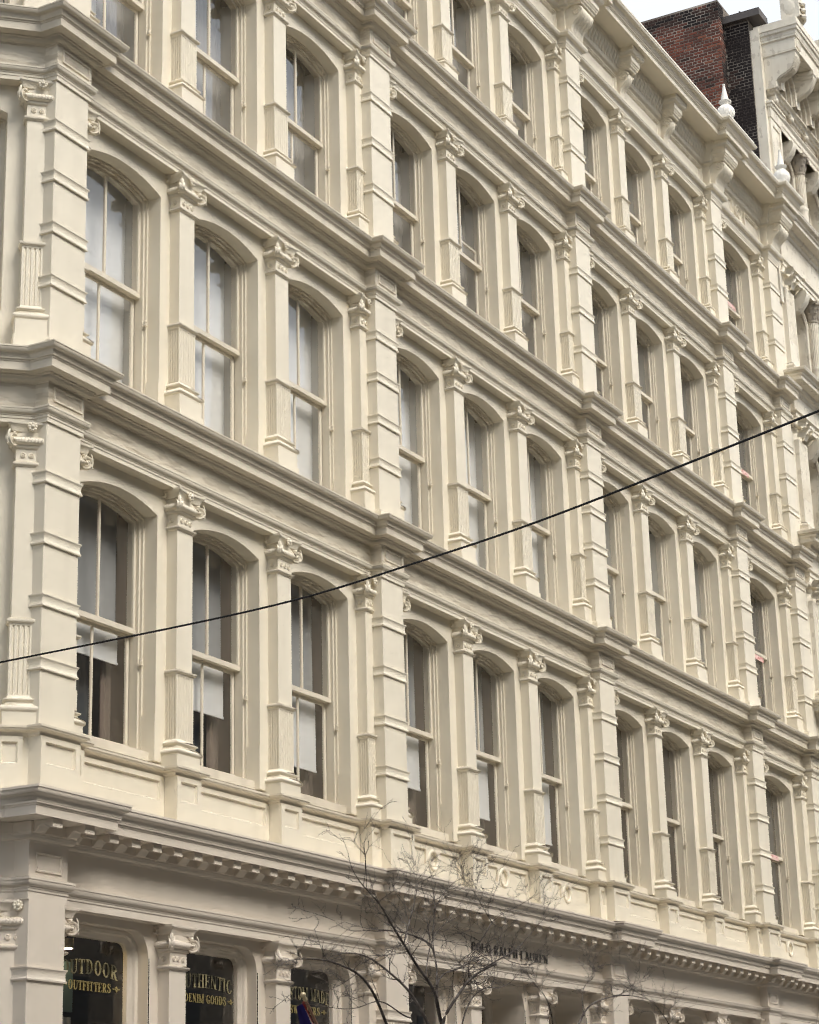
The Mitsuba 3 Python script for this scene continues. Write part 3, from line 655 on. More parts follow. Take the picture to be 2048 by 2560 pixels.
def bracket_mesh(w, s=1.0, nf=5):
    """scrolled bracket; z = 0 at its foot, out = -y, fluted front"""
    pr = np.array([(0.055, 0.0), (0.078, 0.004), (0.092, 0.03), (0.098, 0.075), (0.110, 0.125), (0.135, 0.175), (0.175, 0.222), (0.225, 0.262), (0.272, 0.305), (0.305, 0.350), (0.320, 0.400), (0.312, 0.448), (0.288, 0.485), (0.25, 0.508), (0.20, 0.515)])*[s, 1]
    m = M(); nx = 8*nf+1; xs = np.linspace(-w/2, w/2, nx)
    d = np.gradient(pr, axis=0); nn = np.c_[d[:, 1], -d[:, 0]]; nn /= np.linalg.norm(nn, axis=1, keepdims=True)
    V = []
    for k, x in enumerate(xs):
        t = (x+w/2)/w; gr = -0.034*(1-abs(math.sin(t*math.pi*nf)))**1.3
        q = pr+nn*(gr+0.014 if k not in (0, nx-1) else 0)
        V.append(np.c_[np.full(len(pr), x), -q[:, 0], q[:, 1]])
    n = len(pr)
    m.add(np.vstack(V), [[i*n+j, (i+1)*n+j, (i+1)*n+j+1, i*n+j+1] for i in range(nx-1) for j in range(n-1)])
    side = sg.Polygon([(-o, z) for o, z in pr]+[(0.05, 0.515), (0.05, 0.0)])
    v, f = trimesh.creation.triangulate_polygon(side, engine='earcut')
    for x, o in ((-w/2, 1), (w/2, -1)):
        m.add(np.c_[np.full(len(v), x), v], f)
        sgn = -1 if x < 0 else 1
        sp, rt = spiral((x+sgn*0.002, -0.222*s, 0.405), np.array([0, -1.0, 0]), np.array([0, 0, 1.0]), 0.094, 2.1, 34, 0.017); m.tube(sp, rt, 5)
    return m
BRP, BRI = P(bracket_mesh(0.50), 'paint', 40), P(bracket_mesh(0.235, 0.78, 3), 'paint', 40)
def cap_block(w, yf, z0, z1):
    U = [(-w, 0.12), (-w, yf), (w, yf), (w, 0.12)]
    h = z1-z0
    return P(M().sweep([(-0.12, z0), (-0.065, z0), (-0.062, z0+0.18*h), (-0.035, z0+0.20*h), (-0.035, z0+0.36*h), (-0.018, z0+0.38*h), (-0.018, z0+0.52*h), (0.0, z0+0.56*h), (0.0, z0+h), (-0.12, z0+h)], U)
             .box(-w+0.1, w-0.1, yf+0.1, 0.12, z0+0.01, z1-0.01).sweep([(-0.05, z1), (0.012, z1)]+ovolo(0.014, z1+0.01, 0.07, z1+0.075)+[(0.08, z1+0.08), (0.08, 11.845), (-0.05, 11.845)], U), 'paint')
CBP, CBI = cap_block(0.36, -0.42, 11.45, 11.68), cap_block(0.205, -0.235, 11.45, 11.68)
for i, x in enumerate(PX):
    k = group(g+'__bracket'); c = x+PW/2
    scene[k] = {**BRP, 'to_world': tr(c, -0.02, 10.94)}
    put(k+'_cap' if False else g+'__bracket_cap', CBP, tr(c))
for b, x in cols:
    put(g+'__bracket', BRI, tr(x, YF, 10.94)); put(g+'__bracket_cap', CBI, tr(x))
# sunk panels in the frieze between the brackets
edges = []
for b in range(3):
    cs = [PX[b]+PW/2+0.29]+[x for bb, x in cols if bb == b]+[PX[b+1]+PW/2-0.29]
    for k in range(3): edges.append((cs[k]+(0.18 if k else 0.10), cs[k+1]-(0.18 if k < 2 else 0.10), False))
edges.append((xe0+0.10, xe1-0.10, True))
for a, b_, ring in edges:
    z0, z1 = 10.99, 11.35; m = M()
    pr = [(0, YF-0.001), (0, YF-0.050), (0.022, YF-0.052), (0.026, YF-0.034), (0.046, YF-0.032), (0.050, YF-0.014), (0.066, YF-0.001)]
    if ring:
        c = (a+b_)/2
        for p, q in ((a, c-0.36), (c+0.36, b_)): m.sweep(pr, [(p, z0), (p, z1), (q, z1), (q, z0)], 'y', closed=True)
        t = np.linspace(0, 2*math.pi, 33)[:-1]
        for R0 in (0.19, 0.11): m.sweep(pr, [(c-R0*math.cos(k), 11.17+R0*math.sin(k)) for k in t], 'y', closed=True)
    else: m.sweep(pr, [(a, z0), (a, z1), (b_, z1), (b_, z0)], 'y', closed=True)
    put(g+'__frieze_panel', P(m, 'paint', 30))
# finials standing on the coping
FIN = M().lathe([(0.0, -0.02), (0.11, -0.02), (0.11, 0.03), (0.085, 0.045), (0.075, 0.075), (0.10, 0.10), (0.15, 0.17), (0.17, 0.25), (0.155, 0.33), (0.11, 0.385), (0.085, 0.40)], (0, 0, 0), 48, 0.06, 12)
FIN.lathe([(0.085, 0.398), (0.072, 0.42), (0.085, 0.44), (0.115, 0.475), (0.115, 0.495), (0.082, 0.505), (0.072, 0.52), (0.022, 0.80), (0.020, 0.815), (0.028, 0.83), (0.026, 0.85), (0.0, 0.862)], (0, 0, 0), 24)
FINP = P(FIN, 'paint_white', 50)
for x in (PX[3]+PW/2-0.02, PX[4]+PW/2): put(B+'__finial', FINP, tr(x, -0.38, 12.33).scale(1.13))
put(B+'__roof', P(M().box(-6, XEND, -0.2, 14, 11.86, 12.10), 'metal_dark'))
# floors and back walls behind the windows
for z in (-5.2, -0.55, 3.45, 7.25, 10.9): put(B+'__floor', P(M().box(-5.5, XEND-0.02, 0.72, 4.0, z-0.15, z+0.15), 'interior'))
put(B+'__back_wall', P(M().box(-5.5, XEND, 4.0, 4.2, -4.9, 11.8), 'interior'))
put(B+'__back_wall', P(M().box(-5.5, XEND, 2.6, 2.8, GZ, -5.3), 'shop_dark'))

# ------------------------------------------------------------------ lettering: a small serif alphabet (unit capital height)
def ell(cx, cy, rx, ry, n=24): return sa.scale(sg.Point(cx, cy).buffer(1.0, n), rx, ry)
def bx(x0, y0, x1, y1): return sg.box(x0, y0, x1, y1)
def slab(x, y, w=0.13, t=0.055): return bx(x-w, y, x+w, y+t)
def stem(x, w=0.085): return unary_union([bx(x-w, 0, x+w, 1), slab(x, 0, w+0.075), slab(x, 0.945, w+0.075)])
def line(x0, y0, x1, y1, w): return sg.LineString([(x0, y0), (x1, y1)]).buffer(w, cap_style=2)
def glyph(c):
    """(shape, advance)"""
    if c == ' ': return None, 0.34
    if c == 'I': return stem(0.17), 0.36
    if c == 'L': return unary_union([stem(0.17), bx(0.1, 0, 0.62, 0.06), bx(0.57, 0, 0.62, 0.24)]), 0.68
    if c == 'E': return unary_union([stem(0.17), bx(0.1, 0, 0.60, 0.06), bx(0.55, 0, 0.60, 0.24), bx(0.1, 0.94, 0.58, 1), bx(0.53, 0.78, 0.58, 1), bx(0.1, 0.48, 0.45, 0.54), bx(0.40, 0.40, 0.45, 0.62)]), 0.68
    if c == 'F': return unary_union([stem(0.17), bx(0.1, 0.94, 0.58, 1), bx(0.53, 0.76, 0.58, 1), bx(0.1, 0.47, 0.45, 0.53), bx(0.40, 0.39, 0.45, 0.61)]), 0.64
    if c == 'T': return unary_union([bx(0.25, 0, 0.42, 1), slab(0.335, 0, 0.16), bx(0.03, 0.94, 0.64, 1), bx(0.03, 0.76, 0.08, 1), bx(0.59, 0.76, 0.64, 1)]), 0.68
    if c == 'H': return unary_union([stem(0.17), stem(0.62), bx(0.17, 0.47, 0.62, 0.53)]), 0.80
    if c == 'N': return unary_union([stem(0.13, 0.03), stem(0.63, 0.03), line(0.10, 1.0, 0.64, 0.0, 0.085).intersection(bx(0, 0, 1, 1))]), 0.78
    if c == 'M': return unary_union([stem(0.13, 0.03), stem(0.80, 0.085), line(0.12, 1.0, 0.44, 0.0, 0.08).intersection(bx(0, 0, 1, 1)), line(0.76, 1.0, 0.44, 0.0, 0.03).intersection(bx(0, 0, 1, 1))]), 0.98
    if c == 'W': return unary_union([line(0.10, 1, 0.32, 0, 0.08), line(0.50, 1, 0.32, 0, 0.03), line(0.46, 1, 0.68, 0, 0.08), line(0.90, 1, 0.68, 0, 0.03)]).intersection(bx(-.1, 0, 1.1, 1)).union(unary_union([slab(0.10, .945), slab(0.48, .945), slab(0.90, .945, 0.1)])), 1.0
    if c == 'A': return unary_union([line(0.12, 0, 0.36, 1, 0.03), line(0.62, 0, 0.36, 1, 0.085), bx(0.20, 0.28, 0.55, 0.335)]).intersection(bx(-.1, 0, 1, 1)).union(unary_union([slab(0.12, 0, 0.11), slab(0.62, 0, 0.15)])), 0.76
    if c == 'U': return unary_union([bx(0.09, 0.3, 0.26, 1), slab(0.175, .945, 0.15), bx(0.60, 0.3, 0.655, 1), slab(0.63, .945, 0.1), ell(0.372, 0.3, 0.283, 0.30).difference(ell(0.43, 0.32, 0.17, 0.25)).difference(bx(0, 0.3, 1, 1))]), 0.78
    if c == 'O': return ell(0.38, 0.5, 0.34, 0.515).difference(ell(0.38, 0.5, 0.17, 0.46)), 0.78
    if c == 'C': return ell(0.38, 0.5, 0.34, 0.515).difference(ell(0.42, 0.5, 0.21, 0.455)).difference(bx(0.52, 0.30, 0.9, 0.70)).union(bx(0.58, 0.66, 0.63, 0.92)), 0.72
    if c == 'G': return glyph('C')[0].union(bx(0.50, 0.06, 0.65, 0.44)).union(slab(0.575, 0.40, 0.14)), 0.78
    if c == 'D': return unary_union([stem(0.17), ell(0.30, 0.5, 0.40, 0.5).difference(ell(0.28, 0.5, 0.25, 0.44)).intersection(bx(0.17, 0, 1, 1))]), 0.78
    if c == 'P': return unary_union([stem(0.17), ell(0.28, 0.73, 0.34, 0.27).difference(ell(0.27, 0.73, 0.19, 0.215)).intersection(bx(0.17, 0, 1, 1))]), 0.66
    if c == 'R': return unary_union([glyph('P')[0], line(0.34, 0.50, 0.60, 0.0, 0.08).intersection(bx(0, 0, 1, 0.5)), slab(0.64, 0, 0.12)]), 0.76
    if c == 'S': 
        a = ell(0.31, 0.735, 0.25, 0.275).difference(ell(0.33, 0.735, 0.13, 0.22)).difference(bx(0.31, 0.46, 0.9, 0.74))
        b = ell(0.32, 0.265, 0.27, 0.28).difference(ell(0.30, 0.265, 0.14, 0.22)).difference(bx(-0.2, 0.26, 0.32, 0.54))
        return unary_union([a, b, line(0.16, 0.62, 0.48, 0.38, 0.085), bx(0.50, 0.68, 0.55, 0.94), bx(0.06, 0.06, 0.11, 0.32)]), 0.66
def write(parent, text, x0, z0, h, y, bsdf, width=None, arch=0.0, depth=0.006, tw=None, thin=0.0):
    """each letter a part of its sign"""
    adv = [glyph(c)[1]+0.06 for c in text]; tot = sum(adv); sx = (width/tot) if width else h
    x = 0.0
    for c, a in zip(text, adv):
        g = glyph(c)[0]
        if g is not None:
            mid = (x+a/2)/tot*2-1
            s = sa.affine_transform(g.buffer(-thin), [sx, 0, 0, h, x0+x*sx, z0+arch*(1-mid*mid)])
            if arch: s = sa.skew(s, 0, -math.degrees(math.atan(arch*4*mid/(tot*sx))), origin=(x0+(x+a/2)*sx, z0))
            put(parent+'__letter', P(M().poly_xz(s, y-depth, y), bsdf), tw)
        x += a
k = group('shop_sign'); lab(k, 'dark serif shop name lettered along the frieze above the second bay, behind the bare twigs', 'sign')
write(k, 'POLO RALPH LAUREN', 9.70, -5.385, 0.125, GY-0.012, 'letter_black', 2.45, depth=0.012, thin=0.014)
k = group('shop_sign'); lab(k, 'end of a dark serif shop name on the canted corner at the left edge', 'sign')
write(k, 'RALPH LAUREN', -0.30-1.78, -5.39, 0.135, GY-0.012, 'letter_black', 1.78, depth=0.012, tw=CH)
wx = [x for b, w, x in wins]
def ornament(k, x, z, s, y, bsdf):
    m = M(); m.poly_xz(unary_union([sg.Polygon([(x, z+0.022), (x+s*0.022, z), (x, z-0.022), (x-s*0.022, z)]), bx(min(x-s*0.07, x+s*0.06), z-0.005, max(x-s*0.07, x+s*0.06), z+0.005), ell(x, z, 0.016, 0.03)]).difference(ell(x, z, 0.008, 0.012)), y-0.003, y)
    put(k+'__ornament', P(m, bsdf))
GLY = 0.572
for n, (a, b_, wa, wb, lb) in enumerate((('OUTDOOR', 'OUTFITTERS', 0.98, 0.74, 'gold shop window lettering about outdoor outfitters, in the shop window nearest the corner'),
                                         ('AUTHENTIC', 'DENIM GOODS', 1.08, 0.84, 'gold shop window lettering about authentic denim goods, in the second shop window'),
                                         ('CUSTOM MADE', 'SWEATERS', 1.14, 0.70, 'gold shop window lettering about custom made sweaters, behind the flag'))):
    k = group('window_lettering'); lab(k, lb, 'sign', 'gold lettering on the shop windows')
    c = wx[n]
    write(k, a, c-wa/2, -6.285, 0.150, GLY, 'gold_dim', wa, arch=0.04, depth=0.003)
    write(k, b_, c-wb/2, -6.415, 0.095, GLY, 'gold', wb, depth=0.003)
    for s in (-1, 1): ornament(k, c+s*(wb/2+0.09), -6.37, s, GLY, 'gold')
# things inside the first shop windows
for n, (x, z) in enumerate(((1.62, -5.86), (2.06, -5.90), (1.30, -5.86))):
    k = group('ceiling_lamp'); lab(k, f'glowing warm ceiling spotlight in the corner shop window, {("middle of three", "rightmost of three", "leftmost of three, beside the pier")[n]}', 'lamp', 'spotlights in the corner shop window')
    put(k+'__housing', P(M().lathe([(0.0, 0.10), (0.05, 0.10), (0.055, 0.0), (0.05, -0.005)], (x, 1.15, z), 14), 'metal_dark', 40))
    m = M().lathe([(0.0, 0.0), (0.048, 0.0), (0.045, -0.012), (0.0, -0.02)][::-1], (x, 1.15, z), 14)
    scene[k+'__bulb'] = {**P(m, 'shade_white'), 'emitter': {'type': 'area', 'radiance': {'type': 'rgb', 'value': [9.0, 6.6, 2.6]}}}
k = put('display_board', P(M().box(1.75, 2.35, 1.30, 1.34, -6.55, -6.02), 'board_blue')); lab(k, 'blue grey board hanging behind the gold lettering of the first shop window', 'board')
for n, (x, bs, lb) in enumerate(((2.05, 'cloth_grey', 'pale grey garment hanging low in the shop window nearest the corner'), (1.72, 'cloth_red', 'dark red garment hanging low in the shop window nearest the corner'))):
    k = fast_key('hanging_garment'); scene[k] = curtain(x-0.14, x+0.14, -7.6, -6.62, 1.2+0.1*n, 3, 0.03, bs, n); lab(k, lb, 'clothing')
# pink notices on the end windows
SIGNROW = {'A': 'lowest, second storey', 'B': 'third storey', 'C': 'fourth storey', 'D': 'topmost storey'}
for r, dz in (('A', -0.03), ('B', -0.10), ('C', -0.03), ('D', 0.06)):
    m = M(); x0, x1 = ENDC-0.30, ENDC+0.60; z = ROWS[r]['meet']+dz
    xs = np.linspace(x0, x1, 9); ys = 0.532+0.006*np.sin(np.linspace(0, 5+ord(r) % 3, 9)); tl = 0.008*((ord(r) % 3)-1)
    v = np.vstack([np.c_[xs, ys, z-0.048+tl*(xs-x0)], np.c_[xs, ys+0.004, z+0.055+tl*(xs-x0)]]); i = np.arange(8)
    k = fast_key('paper_notice'); scene[k] = mikit.ply((v, np.stack([i, i+1, i+10, i+9], 1)), 'sign_pink')
    lab(k, f'pink paper notice across the dark end window, {SIGNROW[r]}', 'notice', 'pink notices on the end windows')

# ------------------------------------------------------------------ neighbouring building
N = 'ornate_building'; count[N] = 1
lab(N, 'weathered off-white ornate building with Corinthian columns and heavy bracketed cornice at the right edge', 'building')
NX = 25.32
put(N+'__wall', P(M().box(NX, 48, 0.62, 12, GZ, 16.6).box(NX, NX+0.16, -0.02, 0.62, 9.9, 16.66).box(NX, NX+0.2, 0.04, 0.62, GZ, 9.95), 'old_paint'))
put(N+'__roof', P(M().box(NX+0.2, 48, -0.3, 12, 16.5, 16.64), 'metal_dark'))
def nsweep(name, prof, y, x0=NX+0.16, x1=48, bsdf='old_paint', sm=30, ret=0.5):
    put(N+'__'+name, P(M().sweep(prof, [(x0, y+ret), (x0, y), (x1, y)]), bsdf, sm))
# main cornice: end block, corona, cymatium
end = sg.Polygon([(0.2, 16.02), (-0.795, 16.02), (-0.775, 15.94), (-0.775, 15.83), (-0.72, 15.68), (-0.665, 15.56), (-0.56, 15.485), (-0.41, 15.43), (-0.33, 15.385), (-0.285, 15.32), (-0.262, 15.24), (-0.262, 15.155), (0.2, 15.155)])
m = M().poly_yz(end, NX+0.15, NX+0.46)
m.sweep([(-0.05, 15.93), (0.0, 15.93), (0.012, 15.955), (0.03, 15.96), (0.03, 15.99), (0.0, 16.0), (-0.05, 16.0)], [(NX+0.15, 0.1), (NX+0.15, -0.785), (NX+0.46, -0.785), (NX+0.46, 0.1)])
for k in range(5): m.tube([(NX+0.19+0.058*k, -0.785, 15.80), (NX+0.19+0.058*k, -0.73, 15.665), (NX+0.19+0.058*k, -0.675, 15.555), (NX+0.19+0.058*k, -0.56, 15.475), (NX+0.19+0.058*k, -0.41, 15.42), (NX+0.19+0.058*k, -0.32, 15.375), (NX+0.19+0.058*k, -0.272, 15.30), (NX+0.19+0.058*k, -0.262, 15.18)], 0.027, 8)
put(N+'__end_block', P(m, 'old_paint', 30))
for k in range(5): put(N+'__dentil', P(M().box(NX+0.17+0.06*k, NX+0.205+0.06*k, -0.832, -0.79, 16.04, 16.26), 'old_paint'))
put(N+'__cornice', P(M().sweep([(-0.3, 16.0), (0.0, 16.0), (0.0, 16.28), (0.04, 16.30), (0.04, 16.345)]+cyma(0.05, 16.355, 0.105, 16.53, 7)+[(0.125, 16.535), (0.125, 16.57), (0.10, 16.575), (0.10, 16.735), (-0.3, 16.77)], [(NX+0.13, 0.12), (NX+0.13, -0.80), (48, -0.80)]), 'old_paint', 30))
put(N+'__soffit', P(M().box(NX+0.25, 48, -0.62, 0.15, 16.006, 16.10), 'old_paint'))
nsweep('bed_moulding', [(0.0, 15.86), (0.10, 15.86)]+ovolo(0.10, 15.87, 0.26, 15.98)+[(0.26, 16.002), (0.0, 16.002)], 0.05, x0=NX+0.47, ret=0.1)
nsweep('frieze', [(0.0, 14.9), (0.03, 14.9), (0.03, 15.9), (0.0, 15.9)], 0.05, x0=NX+0.17, ret=0.1)
cons = sg.Polygon([(0.1, 15.98), (-0.77, 15.98), (-0.775, 15.83), (-0.72, 15.68), (-0.665, 15.56), (-0.56, 15.485), (-0.41, 15.43), (-0.33, 15.385), (-0.285, 15.32), (-0.262, 15.24), (-0.262, 15.155), (0.1, 15.155)])
CON = M().poly_yz(cons, -0.10, 0.10)
CON.sweep([(-0.1, 15.80), (0.02, 15.80), (0.03, 15.86), (0.05, 15.88), (0.05, 15.98), (-0.1, 15.98)], [(-0.10, 0.0), (-0.10, -0.78), (0.10, -0.78), (0.10, 0.0)])
for x in (-0.065, 0, 0.065): CON.tube([(x, -0.785, 15.80), (x, -0.73, 15.66), (x, -0.67, 15.56), (x, -0.56, 15.475), (x, -0.41, 15.42), (x, -0.32, 15.375), (x, -0.272, 15.30), (x, -0.262, 15.18)], 0.03, 8)
CONP = P(CON, 'old_paint', 35)
for k in range(1, 9): put(N+'__console', CONP, tr(NX+0.38+1.05*k))
for k in range(8):      # niche with a moulded arch between the consoles
    m = M(); c = NX+0.38+1.05*(k+0.5); t = np.linspace(0, math.pi, 15)
    for R0, yo in ((0.44, -0.30), (0.40, -0.20), (0.35, -0.10), (0.28, -0.02)): m.sweep([(-0.12, yo+0.10), (-0.12, yo-0.03), (0, yo-0.05), (0.02, yo-0.075), (0.045, yo-0.05), (0.05, yo+0.10)], [(c-R0, 15.17)]+[(c-R0*math.cos(a), 15.42+R0*math.sin(a)*1.05) for a in t]+[(c+R0, 15.17)], 'y', cap=False)
    m.ball((c, 0.02, 15.62), 0.07, 1, (1, 0.6, 1.4)); put(N+'__niche', P(m, 'old_paint', 40))
nsweep_str = nsweep('string_course', [(0.0, 14.93), (0.06, 14.93), (0.06, 14.99), (0.10, 15.0), (0.12, 15.05), (0.16, 15.06), (0.18, 15.10), (0.23, 15.12), (0.23, 15.16), (0.0, 15.18)], -0.02, bsdf='old_paint', x0=NX+0.42)
for k in range(9): put(N+'__boss', P(M().ball((NX+0.38+1.05*k+0.0, -0.15, 14.93), 0.085, 2, (1, 0.9, 1)).box(NX+0.30+1.05*k, NX+0.46+1.05*k, -0.19, 0, 14.96, 15.07), 'old_paint', 40), None)
nsweep('architrave', [(0.0, 14.48), (0.02, 14.48), (0.02, 14.60), (0.035, 14.61), (0.035, 14.72), (0.08, 14.78), (0.08, 14.82), (0.0, 14.93)], -0.04)
# acroteria: scroll blocks on the cornice
def acro(x, w=0.44):
    pg = sg.box(-0.84, 16.90, -0.60, 17.35).buffer(0.10).union(sg.box(-0.86, 16.74, -0.50, 16.80))
    m = M().poly_yz(pg, x, x+w)
    m.ball((x+0.02, -0.72, 17.1), 0.16, 2, (0.25, 1, 1.4))
    for k in range(3): m.tube([(x+0.06, -0.95, 16.84+0.16*k), (x+0.2, -0.99, 16.88+0.16*k), (x+0.36, -0.95, 16.84+0.16*k)], [0.03, 0.055, 0.03], 6)
    put(N+'__acroterion', P(m, 'old_paint', 50))
acro(NX+0.22); acro(NX+2.55); acro(NX+4.9)
# storeys: pilaster at the party wall, columns, arches
def corinthian(m, cx, cy, z0, z1, r, square=False):
    h = z1-z0
    m.lathe([(r*0.92, z0), (r*0.95, z0+0.3*h), (r*1.05, z0+0.6*h), (r*1.25, z0+0.84*h), (r*1.3, z0+0.86*h)], (cx, cy, 0), 16) if not square else m.box(cx-r, cx+r, cy-r*0.4, cy+r, z0, z0+0.86*h)
    m.box(cx-r*1.35, cx+r*1.35, cy-r*1.35 if not square else cy-r*0.75, cy+r*1.35, z0+0.87*h, z1)
    for row, (zz, rr, nn, off) in enumerate(((0.06, 1.02, 8, 0), (0.34, 1.05, 8, 0.5), (0.62, 1.15, 8, 0))):
        for k in range(nn):
            a = (k+off)*2*math.pi/nn; d = np.array([math.cos(a), math.sin(a), 0.0]); b = np.array([-d[1], d[0], 0])
            if square and d[1] > 0.3: continue
            c = np.array([cx, cy, z0+zz*h]); L = []
            sq = r/max(abs(d[0]), abs(d[1])) if square else r
            for t, (o, zf, w) in enumerate(((0.98, 0.0, 0.30), (1.05, 0.12, 0.36), (1.12, 0.24, 0.34), (1.26, 0.31, 0.26), (1.36, 0.27, 0.14))):
                for q in (-1, 0, 1): L.append(c+d*(sq*rr*o-(0.03*r*abs(q)))+b*w*r*q+np.array([0, 0, zf*h]))
            m.add(L, [[3*i+j, 3*i+j+1, 3*i+j+4, 3*i+j+3] for i in range(4) for j in range(2)])
    for sx in (-1, 1):
        m.ball((cx+sx*r*1.22, cy-r*(1.22 if not square else 0.65), z0+0.78*h), r*0.24, 1)
def flutes(cx, cy, r, n=20):
    pts = []
    for k in range(n):
        a = 2*math.pi*k/n
        for o, da in ((1.0, 0.0), (1.0, 0.30), (0.93, 0.45), (0.93, 0.85), (1.0, 1.0-1e-3)): pts.append((cx+r*o*math.cos(a+da*2*math.pi/n), cy+r*o*math.sin(a+da*2*math.pi/n)))
    return pts
NCX = [27.80+2.03*k for k in range(7)]
def nstorey(zb, zt, plain_top, plain=False):
    """zb: top of the storey's base course; zt: underside of the architrave; plain_top: top of the plain lower drum"""
    ch = 0.42; nonlocal_w = None
    p = group(N+'__pilaster')
    x0, x1 = NX+0.20, NX+0.78
    if plain:
        m = M().box(NX+0.15, NX+0.86, -0.05, 0.6, zb-0.1, zt)
        m.poly_xz(sg.box(NX+0.15, zb, NX+0.86, zt).difference(sg.box(NX+0.27, zb+0.2, NX+0.74, zt-0.18)), -0.075, -0.045)
        put(p+'__shaft', P(m, 'old_paint'))
        put(p+'__capital', P(M().sweep([(-0.05, zt-0.02), (0.02, zt-0.02), (0.03, zt+0.03), (0.03, zt+0.20), (0.06, zt+0.22), (0.07, zt+0.27), (0.10, zt+0.29), (0.10, zt+0.34), (-0.05, zt+0.35)], [(NX+0.15, 0.5), (NX+0.15, -0.075), (NX+0.86, -0.075), (NX+0.86, 0.5)]), 'old_paint'))
    else: put(p+'__shaft', P(M().box(x0, x1, -0.06, 0.6, zb, plain_top).prism([(x0, 0.6), (x0, -0.06)]+[q for k in range(7) for q in ((x0+0.03+k*0.075, -0.06), (x0+0.045+k*0.075, -0.04), (x0+0.075+k*0.075, -0.04), (x0+0.09+k*0.075, -0.06))]+[(x1, -0.06), (x1, 0.6)], plain_top, zt-ch), 'old_paint'))
    if not plain: m = M(); corinthian(m, (x0+x1)/2, 0.16, zt-ch, zt, 0.29, True); put(p+'__capital', P(m, 'old_paint', 40))
    put(p+'__base', P(M().sweep([(-0.05, zb-0.02), (0.09, zb-0.02), (0.09, zb+0.1), (0.07, zb+0.12), (0.085, zb+0.17), (0.07, zb+0.22), (0.02, zb+0.25), (-0.05, zb+0.25)], [(x0, 0.5), (x0, -0.06), (x1, -0.06), (x1, 0.5)]), 'old_paint'))
    for cx in NCX:
        c = group(N+'__column'); r = 0.132; cy = 0.08
        put(c+'__shaft', P(M().prism(flutes(cx, cy, r*0.95), plain_top+0.12, zt-ch-0.04), 'old_paint', 20))
        put(c+'__drum', P(M().lathe([(r*0.99, zb+0.25), (r, plain_top), (r*1.12, plain_top+0.02), (r*1.12, plain_top+0.08), (r*0.98, plain_top+0.12)], (cx, cy, 0), 28), 'old_paint', 40))
        put(c+'__base', P(M().lathe([(r*1.4, zb), (r*1.4, zb+0.08), (r*1.28, zb+0.09), (r*1.34, zb+0.14), (r*1.2, zb+0.18), (r*1.22, zb+0.22), (r, zb+0.25)], (cx, cy, 0), 28).box(cx-r*1.45, cx+r*1.45, cy-r*1.45, cy+r*1.4, zb-0.1, zb+0.02), 'old_paint', 40))
        m = M(); corinthian(m, cx, cy, zt-ch, zt, r*1.15); m.lathe([(r*0.95, zt-ch-0.06), (r*1.08, zt-ch-0.05), (r*1.08, zt-ch-0.01), (r*0.95, zt-ch)], (cx, cy, 0), 24)
        put(c+'__capital', P(m, 'old_orn', 40))
    xs = [NX+0.80]+NCX
    for k in range(len(xs)-1):
        l = xs[k] if k == 0 else xs[k]; rr = xs[k+1]; c = (l+rr)/2; hw = (rr-l)/2-(0.24 if k else 0.18)
        w = sg.box(l-0.1, zb, rr+0.1, zt+0.05)
        op = sg.Polygon([(c-hw, zb-0.1)]+[(c-hw*math.cos(a), zt-0.25-hw*0.75+hw*0.75*math.sin(a)) for a in np.linspace(0, math.pi, 17)]+[(c+hw, zb-0.1)])
        put(N+'__arch_wall', P(M().poly_xz(w.difference(op), 0.22, 0.5), 'old_paint', 30))
        arc = [(c-hw, zb+0.02)]+[(c-hw*math.cos(a), zt-0.25-hw*0.75+hw*0.75*math.sin(a)) for a in np.linspace(0, math.pi, 17)]+[(c+hw, zb+0.02)]
        put(N+'__archivolt', P(M().sweep([(-0.15, 0.23), (-0.15, 0.17), (-0.10, 0.15), (-0.07, 0.17), (-0.03, 0.15), (0.0, 0.18), (0.0, 0.25)], arc, 'y', cap=False), 'old_paint', 30))
        ks = M().poly_yz(sg.Polygon([(0.25, zt+0.0), (-0.10, zt), (-0.13, zt-0.10), (-0.08, zt-0.26), (0.04, zt-0.42), (0.10, zt-0.48), (0.25, zt-0.48)]), c-0.12, c+0.12)
        put(N+'__keystone', P(ks, 'old_paint', 35))
        wd = group(N+'__window')
        put(wd+'__frame', P(M().sweep([(0, 0.46), (0.0, 0.42), (0.09, 0.42), (0.10, 0.50), (0.0, 0.50)], arc, 'y', cap=False).box(c-hw, c+hw, 0.43, 0.5, (zb+zt)/2-0.04, (zb+zt)/2+0.04), 'old_paint'))
        v, f = trimesh.creation.triangulate_polygon(sg.Polygon(arc), engine='earcut'); put(wd+'__pane', mikit.ply((np.c_[v[:, 0], np.full(len(v), 0.49), v[:, 1]], f), 'glass'))
        put(wd+'__backing', P(M().box(c-hw, c+hw, 0.56, 0.6, zb, zt), 'panel_dark'))
